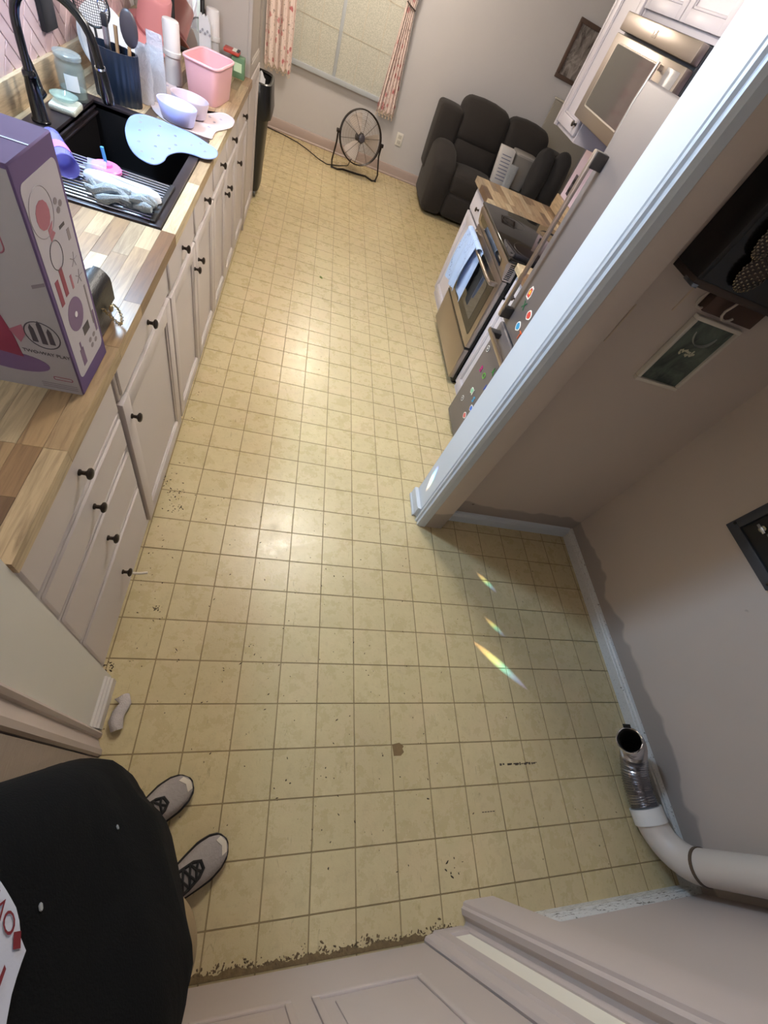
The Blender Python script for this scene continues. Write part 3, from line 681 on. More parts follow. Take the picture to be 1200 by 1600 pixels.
for k in range(4):
    y = 1.420 + 0.018 * k; ph = rr.uniform(0, 6)
    cm.tube([(-1.165 + 0.195 * t / 12 + 0.006 * sin(t + ph), y + 0.012 * sin(t * 0.8 + ph) + 0.01 * (t / 12), zr + 0.016 + 0.008 * sin(t * 1.1 + ph) + 0.010 * (k in (1, 2))) for t in range(13)],
            [0.010] + [0.013 + 0.004 * sin(t * 1.7 + ph) for t in range(1, 12)] + [0.010], 9)
def terry(name, c):
    k = NT(name); p = k.pos(); n = k.noise(p, 260, 2); m2 = k.noise(p, 40, 3)
    k.base(k.mix(m2, tuple(x * .6 for x in c), c)); k.set(Roughness=0.95); k.bump(n, 0.9, 0.004); return k.m
rag = cm.build('dish_rag', terry('grey_terry', rgb(168, 178, 186)), None)
tag(rag, 'twisted grey dish rag at the near edge of the sink rack', 'cloth')

# --- jar, sponge with glass lid, utensil crock
jx, jy = -1.44, 2.20
M_GLASS = glass('clear_glass', rgb(150, 164, 160), 0.04, 0.30)
jr = thing('glass_jar', 'clear glass canister with a paper label behind the sink', 'jar', (jx, jy, zt))
MB().lathe((jx, jy, zt), [(0.044, 0), (0.048, 0.004), (0.049, 0.10), (0.046, 0.112), (0.043, 0.116), (0.043, 0.128), (0.040, 0.128), (0.040, 0.114), (0.045, 0.10), (0.044, 0.010), (0.02, 0.008)], 28).build('glass_body', M_GLASS, jr)
MB().lathe((jx, jy, zt + 0.124), [(0.047, 0), (0.048, 0.003), (0.048, 0.012), (0.046, 0.014), (0.010, 0.014), (0.001, 0.014)], 28).build('lid', glass('frosted_lid', rgb(168, 178, 176), 0.2, 0.45), jr)
MB().grid(lambda u, v: (jx + 0.0497 * cos(-1.7 + 0.95 * u), jy + 0.0497 * sin(-1.7 + 0.95 * u), zt + 0.035 + 0.05 * v), 8, 2).build('paper_label', ink('label', rgb(226, 230, 232)), jr)
MB().lathe((jx, jy, zt + 0.011), [(0.043, 0), (0.0435, 0.022), (0.03, 0.028), (0.001, 0.027)], 24).build('contents', paint('pale_powder', rgb(140, 154, 148), 0.9), jr)
sx_, sy_ = -1.432, 2.06
spg = MB().box(sx_ - 0.045, sx_ + 0.045, sy_ - 0.055, sy_ + 0.05, zt, zt + 0.024, 0.007, 2)
spg.v = [(x + 0.008 * sin(y * 60), y, z + 0.003 * sin(x * 90 + y * 40) * (z > zt + 0.01)) for x, y, z in spg.v]
tag(spg.build('sponge', terry('cream_sponge', rgb(222, 222, 204))), 'folded cream sponge cloth beside the faucet', 'sponge')
tag(MB().lathe((sx_ + 0.004, sy_ + 0.006, zt + 0.0275), [(0.030, 0), (0.034, 0.002), (0.046, 0.012), (0.047, 0.016), (0.045, 0.016), (0.034, 0.005), (0.001, 0.004)], 28).build('glass_dish', glass('green_glass', rgb(170, 196, 184), 0.05, 0.40)), 'round clear glass lid resting on the cream sponge', 'lid')
cx, cy = -1.325, 2.385
M_CROCK = paint('black_ribbed_crock', rgb(30, 38, 52), 0.3, 0.1, 0.03, 40)
ck = thing('utensil_crock', 'black ribbed oval crock full of cooking utensils', 'crock', (cx, cy, ZC))
def rib(h, k=1.0):
    n = 96; return [Vector((cx + (0.088 * k + 0.0016 * (1 if (i // 2) % 2 else -1)) * cos(2 * pi * i / n), cy + (0.056 * k + 0.0016 * (1 if (i // 2) % 2 else -1)) * sin(2 * pi * i / n), ZC + h)) for i in range(n)]
MB().loft([rib(0.0), rib(0.004, 1.02), rib(0.165, 1.06), rib(0.172, 1.05), rib(0.172, 0.97), rib(0.168, 0.96), rib(0.02, 0.92)]).build('crock', M_CROCK, ck)
M_UT = paint('black_nylon', rgb(34, 34, 38), 0.4, 0.1, 0); M_UTW = paint('utensil_wood', rgb(168, 128, 92), 0.5, 0.1, 0.05); M_ST2 = metal('brushed_steel', rgb(176, 178, 188), 0.25, (1, 1, 20))
g_ut = 'utensils in the black crock'
def utensil(name, label, cat): return thing(name, label, cat, (cx, cy, ZC + 0.02), g_ut)
u1 = utensil('spoon', 'black nylon spoon with a broad oval head in the black crock', 'spoon')
MB().tube([(-1.275, 2.385, ZC + 0.03), (-1.262, 2.392, ZC + 0.19)], 0.007, 8).build('handle', M_UTW, u1)
MB().ball((-1.256, 2.396, ZC + 0.245), 0.034, 0.012, 0.058, 16, 10).build('head', paint('dark_taupe_nylon', rgb(66, 58, 62), 0.4, .1, 0), u1)
u2 = utensil('tongs', 'steel tongs with a ring handle in the black crock', 'tongs')
MB().box(-1.352, -1.333, 2.372, 2.380, ZC + 0.03, ZC + 0.235, 0.003).build('arm', M_ST2, u2); MB().box(-1.352, -1.333, 2.386, 2.394, ZC + 0.03, ZC + 0.235, 0.003).build('arm', M_ST2, u2)
MB().box(-1.353, -1.332, 2.371, 2.395, ZC + 0.225, ZC + 0.262, 0.004).build('black_grip', M_UT, u2)
MB().tube(arc((-1.343, 2.383, ZC + 0.283), (1, 0, 0), (0, 0, 1), 0.016, 0, 2 * pi, 18)[:-1], 0.0026, 6, closed=True).build('hanging_ring', M_ST2, u2)
u3 = utensil('wooden_spoon', 'pale wooden spoon handle sticking out of the black crock', 'spoon')
MB().tube([(-1.318, 2.40, ZC + 0.03), (-1.312, 2.41, ZC + 0.235)], [0.006, 0.008], 8).build('handle', M_UTW, u3)
u4 = utensil('strainer', 'round black mesh strainer standing in the black crock', 'strainer')
so = Vector((-1.40, 2.435, ZC + 0.26)); sa = Vector((0.95, 0.3, 0)).normalized()
MB().tube(arc(so, sa, (0, 0, 1), 0.062, 0, 2 * pi, 28)[:-1], 0.004, 6, closed=True).build('rim', M_UT, u4)
MB().tube([so - Vector((0, 0, 0.062)), (-1.375, 2.40, ZC + 0.03)], 0.005, 6).build('handle', M_UT, u4)
ms = MB()
for k in range(-7, 8):
    t = k / 8 * 0.062; h = sqrt(max(0, 0.062 ** 2 - t * t)); nn = sa.cross(Vector((0, 0, 1)))
    ms.tube([so + sa * t + Vector((0, 0, -h)), so + sa * t + nn * 0.02, so + sa * t + Vector((0, 0, h))], 0.0009, 4); ms.tube([so + sa * -h + Vector((0, 0, t)), so + nn * 0.02 + Vector((0, 0, t)), so + sa * h + Vector((0, 0, t))], 0.0009, 4)
ms.build('mesh', M_UT, u4)['kind'] = 'stuff'
# plates leaning on the wall behind the crock
M_PLATE = paint('white_glaze', rgb(226, 224, 226), 0.2, 0.02, 0)
for i, (px, py, ph_, lab) in enumerate(((-1.435, 2.62, 0.0, 'white round plate leaning behind the black mesh strainer'), (-1.40, 2.56, 0.0, 'white round plate standing just behind the steel tongs'))):
    ax_ = Vector((0.72, -0.65, 0.22)).normalized()
    tag(MB().lathe((px, py, ZC + 0.118 + 0.004), [(0.001, 0), (0.06, 0.0), (0.085, 0.004), (0.118, 0.014), (0.119, 0.017), (0.114, 0.017), (0.08, 0.008), (0.001, 0.005)], 36, ax_).build('plate', M_PLATE), lab, 'plate', 'plates behind the crock')
# crinkled plastic packets
def crinkle(name, c, rough=0.12, alpha=0.62):
    k = NT(name); p = k.pos(); n = k.noise(p, 34, 4, 0.7, 1.5)
    k.base(k.mix(n, tuple(x * .75 for x in c), c)); k.set(Roughness=rough, Alpha=alpha); k.bump(n, 1.0, 0.012); return k.m
M_CRK = crinkle('clear_crinkled_plastic', rgb(238, 238, 246), 0.08, 0.55)
def packet(x, y, w_, d_, h, lab, seed, mat):
    rr = random.Random(seed); rings = []
    for k in range(8):
        t = k / 7; q = 1 - 0.25 * abs(t - 0.45); fl = max(0.12, 1 - t * 0.9)
        rings.append([Vector((x + w_ * q * (cos(2 * pi * i / 20)) * (1 + rr.uniform(-.07, .07)), y + d_ * fl * sin(2 * pi * i / 20) * (1 + rr.uniform(-.1, .1)), ZC + 0.001 + h * t + (rr.uniform(-.006, .006) if 0 < k < 7 else 0))) for i in range(20)])
    tag(MB().loft(rings).build('plastic_packet', mat), lab, 'packet', 'plastic packets behind the bowls')
packet(-1.235, 2.475, 0.034, 0.026, 0.20, 'clear crinkled plastic packet right beside the black crock', 1, M_CRK)
packet(-1.20, 2.545, 0.038, 0.030, 0.235, 'taller clear plastic packet behind the first packet', 2, M_CRK)
packet(-1.225, 2.63, 0.042, 0.03, 0.17, 'greyish plastic packet slumped in front of the white bottle', 4, crinkle('grey_crinkled_plastic', rgb(170, 166, 170), 0.2, 0.8))
# bottles
def bottle(x, y, lab, k=1.0):
    t = thing('baby_bottle', lab, 'bottle', (x, y, ZC), 'white capped bottles')
    MB().lathe((x, y, ZC), [(0.034 * k, 0), (0.040 * k, 0.004), (0.042 * k, 0.04), (0.038 * k, 0.075), (0.036 * k, 0.105), (0.034 * k, 0.11), (0.033 * k, 0.10), (0.036 * k, 0.07), (0.038 * k, 0.01)], 24).build('clear_body', glass('bottle_plastic', rgb(222, 216, 214), 0.12, 0.6), t)
    MB().lathe((x, y, ZC + 0.108), [(0.041 * k, 0), (0.042 * k, 0.002), (0.042 * k, 0.018), (0.040 * k, 0.020), (0.040 * k, 0.022)], 24).build('collar', paint('grey_collar', rgb(214, 210, 208), 0.35), t)
    MB().lathe((x, y, ZC + 0.126), [(0.0385 * k, 0), (0.039 * k, 0.002)], 24).build('dark_ring', M_UT, t)
    MB().lathe((x, y, ZC + 0.128), [(0.0385 * k, 0), (0.0385 * k, 0.095), (0.036 * k, 0.104), (0.03 * k, 0.107), (0.001, 0.108)], 24).build('cap', paint('white_cap', rgb(226, 218, 216), 0.35, 0.02, 0), t)
bottle(-1.205, 2.88, 'white capped bottle standing behind the pink bin')
bottle(-1.115, 3.500, 'white capped bottle against the pantry side', 0.95)
# pink bin
M_PINK = paint('pink_plastic', rgb(232, 178, 186), 0.35, 0.02, 0)
pb = thing('pink_bin', 'pink plastic storage bin at the worktop edge', 'bin', (-1.025, 2.90, ZC))
A_ = -0.16; pa = Vector((cos(A_), sin(A_), 0)); pbv = Vector((-sin(A_), cos(A_), 0)); pc = Vector((-1.03, 2.895, ZC))
def prr(h, a_, b_): return MB().ring(pc + Vector((0, 0, h)), pa, pbv, 40, a_, b_, e=6)
MB().loft([prr(0.0, 0.072, 0.125), prr(0.004, 0.075, 0.128), prr(0.150, 0.088, 0.146), prr(0.150, 0.083, 0.141), prr(0.006, 0.070, 0.122)]).build('tub', M_PINK, pb)
MB().tube([p + Vector((0, 0, 0)) for p in prr(0.152, 0.089, 0.147)], 0.006, 8, closed=True).build('rolled_rim', M_PINK, pb)
tag(MB().tube([(-1.03 + 0.03 * cos(t * .7) , 2.86 + 0.04 * sin(t * .9), ZC + 0.012 + 0.012 * abs(sin(t * .6))) for t in range(16)], 0.006, 7).build('hair_tie', paint('pink_elastic', rgb(222, 140, 150), 0.7)), 'pink elastic tie lying inside the pink bin', 'hair tie')
# lavender bowls on the bib mats
def bowl(x, y, lab, c):
    t = thing('silicone_bowl', lab, 'bowl', (x, y, ZC + 0.0085), 'oval silicone bowls'); A_ = -0.35
    a_ = Vector((cos(A_), sin(A_), 0)); b_ = Vector((-sin(A_), cos(A_), 0)); o_ = Vector((x, y, ZC + 0.0095))
    R_ = lambda h, p, q: MB().ring(o_ + Vector((0, 0, h)), a_, b_, 36, p, q)
    MB().loft([R_(0, 0.066, 0.050), R_(0.004, 0.072, 0.055), R_(0.062, 0.088, 0.074), R_(0.065, 0.087, 0.073), R_(0.063, 0.084, 0.070), R_(0.008, 0.068, 0.051)]).build('bowl', paint(lab[:20] + 'mat', c, 0.4, 0.02, 0), t)
    MB().loft([R_(-0.0045, 0.055, 0.040), R_(0.0, 0.064, 0.048)]).build('suction_base', paint('grey_silicone', rgb(150, 140, 150), 0.5), t)
bowl(-1.080, 2.370, 'lavender oval silicone bowl nearest the sink', rgb(196, 192, 232))
bowl(-1.055, 2.520, 'greyish pink oval silicone bowl beside the pink bin', rgb(196, 178, 188))
# silicone bib mats
def mat_sheet(pts, z, th, sag, name, lab, c, seed, flowers):
    out = catmull([(x, y, 0) for x, y in pts], 4); cen = sum(out, Vector()) / len(out); rr = random.Random(seed)
    t = thing(name, lab, 'bib', (cen.x, cen.y, z), 'silicone bibs by the sink'); n = len(out); v = []; f = []
    K = 6
    for lay, dz in ((0, th / 2), (1, -th / 2)):
        for k in range(K):
            s_ = 1 - k / K
            for p in out:
                q = cen + (p - cen) * s_; v.append((q.x, q.y, z + th + sag * 0.8 * sin(q.x * 21 + seed) * sin(q.y * 17) + dz))
        v.append((cen.x, cen.y, z + th + sag * 0.8 * sin(cen.x * 21 + seed) * sin(cen.y * 17) + dz))
        b0 = lay * (K * n + 1)
        for k in range(K - 1):
            for i in range(n): j = (i + 1) % n; f.append((b0 + k * n + i, b0 + k * n + j, b0 + (k + 1) * n + j, b0 + (k + 1) * n + i))
        for i in range(n): f.append((b0 + (K - 1) * n + i, b0 + (K - 1) * n + (i + 1) % n, b0 + K * n))
    b1 = K * n + 1
    for i in range(n): j = (i + 1) % n; f.append((i, b1 + i, b1 + j, j))
    k_ = paint(name + str(seed), c, 0.22, 0.03, 0, spec=0.7)
    MB().raw(v, f).build('sheet', k_, t, smooth=60)
    MB().tube([Vector(v[i]) for i in range(n)], th * 0.9, 6, closed=True).build('raised_edge', k_, t)
    fl = MB()
    for (x, y) in flowers:
        zz = z + th * 1.5 + sag * 0.8 * sin(x * 21 + seed) * sin(y * 17)
        fl.tube(arc((x, y, zz + 0.0006), (1, 0, 0), (0, 1, 0), 0.0062, 0, 2 * pi, 10)[:-1], 0.0011, 4, closed=True)
    fl.build('flower_print', ink('bib', rgb(150, 146, 170)), t)['kind'] = 'stuff'
rr = random.Random(12)
blue = [(-1.224, 2.098), (-1.232, 2.203), (-1.198, 2.269), (-1.126, 2.294), (-1.027, 2.266), (-0.938, 2.225), (-0.881, 2.18), (-0.87, 2.101), (-0.907, 2.053), (-0.959, 2.051), (-1.003, 2.018), (-1.032, 1.947), (-1.034, 1.879), (-1.055, 1.821), (-1.097, 1.825), (-1.144, 1.879), (-1.19, 1.977)]
mat_sheet(blue, zt + 0.004, 0.003, 0.006, 'silicone_bib', 'shiny pale blue silicone bib hanging over the sink bowl', rgb(150, 170, 222), 3,
          [(-1.19, 2.18), (-1.12, 2.21), (-1.05, 2.17), (-0.98, 2.15), (-0.92, 2.13), (-1.17, 2.09), (-1.10, 2.10), (-1.03, 2.08), (-1.15, 1.99), (-1.09, 2.0), (-1.04, 2.02), (-1.12, 1.91), (-1.07, 1.87), (-1.20, 2.23), (-0.95, 2.20)])
beige = [(-1.288, 2.742), (-1.299, 2.838), (-1.293, 2.917), (-1.263, 2.945), (-1.223, 2.907), (-1.173, 2.812), (-1.085, 2.709), (-1.008, 2.62), (-0.946, 2.718), (-0.898, 2.718), (-0.873, 2.675), (-0.872, 2.581), (-0.898, 2.506), (-0.924, 2.443), (-0.928, 2.362), (-0.931, 2.33), (-1.004, 2.325), (-1.109, 2.33), (-1.195, 2.414), (-1.254, 2.584)]
mat_sheet(beige, ZC + 0.0005, 0.0028, 0.0, 'silicone_bib', 'pinkish beige silicone bib under the two oval bowls', rgb(214, 198, 200), 5,
          [(-1.26, 2.86), (-1.22, 2.80), (-1.26, 2.72), (-1.20, 2.68), (-0.93, 2.62), (-0.95, 2.55), (-0.98, 2.60), (-0.96, 2.46)])
# ornate mirror leaning on the pantry, white stand, cups, packs
mrt = thing('ornate_mirror', 'small black ornate mirror leaning against the pantry', 'mirror', (-1.25, 3.52, ZC))
fr_o = rrect(-1.345, -1.165, ZC + 0.002, 1.205, 0.03, 1.0, 6); lean = lambda u, v, d: (u, 3.535 - 0.16 * (1.205 - v) - d, v)
MB().prism(rrect(-1.325, -1.185, ZC + 0.024, 1.185, 0.022, 1.0, 6), lean, 0.0, 0.004).build('mirror_glass', metal('mirror_silver', rgb(214, 218, 210), 0.03, (1, 1, 1), 0), mrt)
mf = MB().tube([lean(u, v, 0.004) for u, v in rrect(-1.335, -1.175, ZC + 0.014, 1.195, 0.028, 1.0, 6)], 0.012, 8, closed=True)
for k in range(26):
    pts_ = rrect(-1.335, -1.175, ZC + 0.014, 1.195, 0.028, 1.0, 6); u, v = pts_[int(k * len(pts_) / 26)]
    mf.ball(lean(u, v, 0.014), 0.009, 0.006, 0.009, 8, 5)
mf.build('black_frame', paint('black_scrollwork', rgb(26, 24, 26), 0.35, 0.2, 0.2, 150), mrt)
ws = thing('white_stand', 'tall white scalloped plastic holder in front of the mirror', 'holder', (-1.145, 3.44, ZC))
pr = [(-1.178, ZC), (-1.178, 1.10)] + [(-1.178 + 0.05 * (i / 12), 1.10 + 0.012 * abs(sin(i * pi / 4)) + 0.01) for i in range(13)] + [(-1.118, 1.09), (-1.112, ZC)]
MB().prism(pr, lambda u, v, d: (u, d, v), 3.425, 3.452).build('panel', paint('white_plastic_2', rgb(224, 224, 230), 0.35, 0.02, 0), ws)
for k in range(5): MB().lathe((-1.170 + 0.013 * k, 3.423, 1.05 + 0.012 * (k % 2)), [(0.0055, 0), (0.0055, 0.004), (0.003, 0.005)], 10, (0, -1, 0)).build('hole_ring', ink('ring', rgb(160, 160, 170)), ws)
tag(MB().lathe((-1.035, 3.30, ZC), [(0.030, 0), (0.032, 0.003), (0.039, 0.095), (0.037, 0.095), (0.030, 0.006), (0.001, 0.005)], 24).build('cup', glass('frosted_cup', rgb(216, 206, 204), 0.2, 0.6)), 'frosted clear cup behind the pink bin', 'cup')
gb = thing('green_pack', 'green food carton at the far end of the worktop', 'carton', (-0.965, 3.46, ZC))
MB().box(-1.000, -0.925, 3.435, 3.495, ZC, ZC + 0.095, 0.002).build('carton', paint('green_carton', rgb(98, 128, 94), 0.45, 0.05, 0), gb)
MB().box(-0.985, -0.940, 3.4335, 3.4348, ZC + 0.03, ZC + 0.07).build('pale_label', ink('greenlabel', rgb(196, 214, 176)), gb)
rb = thing('red_pack', 'red and white packet lying on top of the green carton', 'packet', (-1.00, 3.46, ZC + 0.096))
q_ = MB().box(-1.045, -0.955, 3.42, 3.50, ZC + 0.0965, ZC + 0.114, 0.006); q_.build('packet', paint('red_packet', rgb(176, 66, 52), 0.4, 0.1, 0), rb)
MB().box(-0.995, -0.965, 3.421, 3.499, ZC + 0.1142, ZC + 0.1150).build('white_stripe', ink('stripe', rgb(224, 220, 208)), rb); MB().box(-0.972, -0.956, 3.424, 3.496, ZC + 0.1150, ZC + 0.1156).build('black_stripe', ink('blk', rgb(30, 30, 32)), rb)
# pink bucket-like hat shape by the wall
ph = thing('pink_hat', 'pink wide brimmed plastic pot with a flared rim by the wall', 'pot', (-1.40, 3.28, ZC))
ax_ = Vector((0.28, -0.30, 0.9)).normalized()
MB().lathe((-1.40, 3.29, ZC + 0.062), [(0.001, 0.0), (0.125, 0.0), (0.130, 0.004), (0.128, 0.010), (0.088, 0.020), (0.082, 0.03), (0.074, 0.19), (0.066, 0.20), (0.001, 0.203)], 36, ax_).build('brim_and_crown', paint('rose_plastic', rgb(222, 148, 152), 0.4, 0.04, 0), ph)
MB().lathe((-1.40, 3.29, ZC + 0.062) , [(0.083, 0.028), (0.0835, 0.029), (0.082, 0.042), (0.0815, 0.043)], 36, ax_, cap0=False, cap1=False).build('band', paint('deep_rose', rgb(190, 112, 120), 0.5), ph)
bk = MB().box(-1.47, -1.42, 3.22, 3.36, ZC, ZC + 0.03, 0.004); tag(bk.build('dish_cloth', terry('brown_cloth', rgb(132, 108, 100))), 'folded brown cloth under the pink brimmed pot', 'cloth')
# black panel on the tiled wall
bp = thing('wall_speaker', 'black rectangular panel hung on the pink tiled wall', 'panel', (-1.535, 2.33, 1.08))
MB().box(-1.5415, -1.522, 2.272, 2.388, 1.075, 1.38, 0.003).build('panel', paint('matt_black', rgb(28, 28, 32), 0.45, 0.05, 0.03), bp)
MB().tube([(-1.5225, 2.30, 1.365), (-1.515, 2.33, 1.372), (-1.5225, 2.36, 1.365)], 0.003, 6).build('hanging_loop', M_UT, bp)
# ------------------------------------------------------------------ right side: refrigerator, range, cabinets, microwave
M_SS = metal('warm_stainless', rgb(176, 166, 158), 0.33, (1, 1, 30), 0.03)
M_FR = paint('grey_steel_fridge', rgb(112, 106, 107), 0.42, 0.04, 0.02, 20, metal=0.35)
M_FRH = paint('dark_handle_cap', rgb(70, 68, 68), 0.35, 0.05, 0, metal=0.5)
M_BLK = paint('black_enamel', rgb(20, 19, 20), 0.22, 0.1, 0)
M_BGL = paint('black_glass', rgb(14, 13, 14), 0.06, 0.1, 0, spec=0.8)
fg = thing('refrigerator', 'grey steel refrigerator with a bottom freezer behind the casing post', 'refrigerator', (1.08, 1.48, 0))
FY0, FY1 = 1.125, 1.908
MB().box(0.775, 1.462, FY0 + .004, FY1 - .004, 0.012, 1.735, 0.006).build('body', paint('fridge_side', rgb(96, 92, 92), 0.4, 0.04, 0.05, 80), fg)
ud = MB().box(0.700, 0.770, FY0, FY1, 0.738, 1.745, 0.010, 3).build('upper_door', M_FR, fg)
ld = MB().box(0.700, 0.770, FY0, FY1, 0.030, 0.726, 0.010, 3).build('freezer_drawer', M_FR, fg)
h = MB().box(0.634, 0.652, 1.838, 1.864, 0.775, 1.520, 0.005); h.build('handle', M_SS, ud)
for z in (0.775, 1.462): MB().box(0.640, 0.701, 1.834, 1.868, z, z + 0.058, 0.004).build('handle_mount', M_FRH, ud)
MB().box(0.634, 0.652, 1.165, 1.868, 0.668, 0.694, 0.005).build('handle', M_SS, ld)
for y in (1.195, 1.832): MB().box(0.640, 0.701, y - 0.022, y + 0.022, 0.664, 0.698, 0.004).build('handle_mount', M_FRH, ld)
MB().box(0.775, 0.80, FY0 + .03, FY1 - .03, 0.0, 0.014).build('toe_grille', M_BLK, fg)
# magnets
def mcol(n, c): return paint('magnet_' + n, c, 0.35, 0.03, 0)
M_MW = mcol('white', rgb(236, 234, 230))
def magnet(y, z, r, shape, c, cname, lab):
    t = thing('fridge_magnet', lab, 'magnet', (0.699, y, z), 'magnets on the refrigerator')
    Mx = frame_m((0.6978, y, z), (0, -1, 0), (0, 0, 1))        # faces the kitchen (-x)
    if len(shape) == 1:
        text_mb(shape, r * 2.5, 0.0012, Mx @ Matrix.Translation((0, 0, 0))).build('letter', mcol(cname, c), t)
    else:
        if shape == 'ring': o_, i_ = ell(0, 0, r, r * 1.1, 18), None
        elif shape == 'apple': o_ = [(r * (1 + 0.10 * cos(2 * a_) - 0.12 * (abs(sin(a_)) > 0.9)) * cos(a_), r * (1 + 0.08 * cos(3 * a_)) * sin(a_)) for a_ in [2 * pi * i / 22 for i in range(22)]]
        elif shape == 'fish': o_ = [(-r, 0.6 * r), (-0.3 * r, 0.9 * r), (0.5 * r, 0.7 * r), (r, 1.3 * r), (0.9 * r, 0), (r, -0.9 * r), (0.3 * r, -0.7 * r), (-0.5 * r, -1.1 * r), (-1.1 * r, -0.3 * r)]
        else: o_ = [(-0.8 * r, -1.2 * r), (0.7 * r, -1.2 * r), (1.0 * r, -0.2 * r), (0.5 * r, 1.2 * r), (-0.4 * r, 1.3 * r), (-1.0 * r, 0.3 * r)]
        MB().prism(o_, lambda u, v, d: Mx @ Vector((u, v, d)), -0.001, 0.0008).build('white_backing', M_MW, t)
        MB().prism([(u * 0.72, v * 0.72) for u, v in o_], lambda u, v, d: Mx @ Vector((u, v, d)), 0.0008, 0.002).build('picture', mcol(cname, c), t)
        if shape in ('ring', 'blob'): MB().prism([(u * 0.35, v * 0.35 + 0.1 * r) for u, v in o_], lambda u, v, d: Mx @ Vector((u, v, d)), 0.002, 0.0026).build('picture_centre', M_MW if shape == 'ring' else mcol('yellow', rgb(236, 208, 60)), t)
for a_ in ((1.788, 0.957, 0.024, 'blob', rgb(206, 70, 60), 'red', 'red and yellow magnet at the top of the upper door cluster'),
           (1.773, 0.895, 0.022, 'X', rgb(40, 110, 70), 'green', 'dark green letter magnet on the upper refrigerator door'),
           (1.676, 0.900, 0.024, 'apple', rgb(208, 50, 48), 'red', 'round red apple magnet on the upper refrigerator door'),
           (1.708, 0.817, 0.024, 'apple', rgb(50, 150, 200), 'blue', 'round blue magnet low on the upper refrigerator door'),
           (1.649, 0.799, 0.022, 'T', rgb(226, 96, 40), 'orange', 'orange letter magnet low on the upper refrigerator door'),
           (1.860, 0.566, 0.018, 'ring', rgb(60, 50, 48), 'brown', 'dark round magnet with a pale centre under the freezer handle'),
           (1.800, 0.462, 0.022, 'B', rgb(196, 40, 130), 'magenta', 'magenta letter magnet on the freezer drawer'),
           (1.728, 0.468, 0.020, 'O', rgb(100, 190, 60), 'lime', 'lime green ring letter magnet on the freezer drawer'),
           (1.660, 0.552, 0.020, 'K', rgb(60, 150, 60), 'green2', 'mid green letter magnet beside the lime ring'),
           (1.622, 0.520, 0.018, 'I', rgb(226, 206, 50), 'yellow', 'yellow letter magnet below the mid green letter'),
           (1.633, 0.450, 0.022, 'K', rgb(50, 80, 180), 'navy', 'navy blue letter magnet on the freezer drawer'),
           (1.748, 0.335, 0.021, 'fish', rgb(130, 200, 160), 'mint', 'mint green fish shaped magnet on the freezer drawer'),
           (1.805, 0.223, 0.017, 'ring', rgb(50, 40, 44), 'black', 'black and white ring magnet near the freezer bottom'),
           (1.680, 0.322, 0.022, 'S', rgb(70, 170, 220), 'sky', 'sky blue letter magnet below the mint fish'),
           (1.640, 0.285, 0.022, 'fish', rgb(50, 110, 210), 'blue2', 'royal blue fish shaped magnet low on the freezer drawer'),
           (1.662, 0.205, 0.021, 'apple', rgb(214, 96, 90), 'coral', 'coral red magnet lowest on the freezer drawer')): magnet(*a_)

# base cabinets either side of the range
M_BACK = M_CABW
def rbase(lab, y0, y1, xf=0.80):
    t = thing('base_cabinet', lab, 'cabinet', (1.1, (y0 + y1) / 2, 0), 'white base cabinets beside the range')
    m = MB(); top = ZC - 0.0385
    m.box(xf + .02, 1.466, y0, y0 + .018, 0, top); m.box(xf + .02, 1.466, y1 - .018, y1, 0, top); m.box(xf + .02, xf + .035, y0 + .018, y1 - .018, 0, 0.05); m.box(1.45, 1.466, y0 + .018, y1 - .018, 0, top); m.box(xf + .02, xf + .035, y0 + .018, y1 - .018, top - .04, top)
    m.build('body', M_CABW, t)
    drawer_front(t, xf, y0 + .006, y1 - .006, 0.715, 0.862, M_CABW, sgn=-1)
    cab_door(t, xf, y0 + .006, y1 - .006, 0.055, 0.702, M_CABW, sgn=-1, kn=(y0 + 0.045, 0.60))
rbase('white base cabinet beyond the range', 3.045, 3.555); rbase('narrow white base cabinet between refrigerator and range', 1.918, 2.226)
XR = [0.772] + [0.772 + 0.0495 * i for i in range(1, 14)] + [1.466]
for (y0, y1, lab) in ((3.042, 3.575, 'acacia worktop piece beyond the black cooktop'), (1.916, 2.230, 'small acacia worktop strip between refrigerator and range')):
    t = thing('worktop', lab, 'worktop', (1.1, (y0 + y1) / 2, ZC - 0.04), 'acacia worktops beside the range')
    staves(t, XR, y0, y1, ZC - 0.038, ZC, ln=(0.14, 0.30), seed=int(y0 * 10))
ub = thing('backsplash_board', 'pale wooden upstand board on the range wall', 'board', (1.455, 3.3, ZC))
MB().box(1.445, 1.4695, 3.045, 3.575, ZC, ZC + 0.098, 0.002).build('plank', M_UP, ub)
ot = thing('wall_outlet', 'dark outlet plate on the pink wall above the worktop', 'outlet', (1.468, 3.46, 1.04))
MB().box(1.462, 1.4695, 3.435, 3.485, 1.045, 1.175, 0.002).build('plate', paint('dark_plate', rgb(52, 44, 58), 0.4), ot)
for z in (1.082, 1.135): MB().box(1.460, 1.4622, 3.447, 3.473, z - 0.014, z + 0.014, 0.002).build('socket', M_BLK, ot)

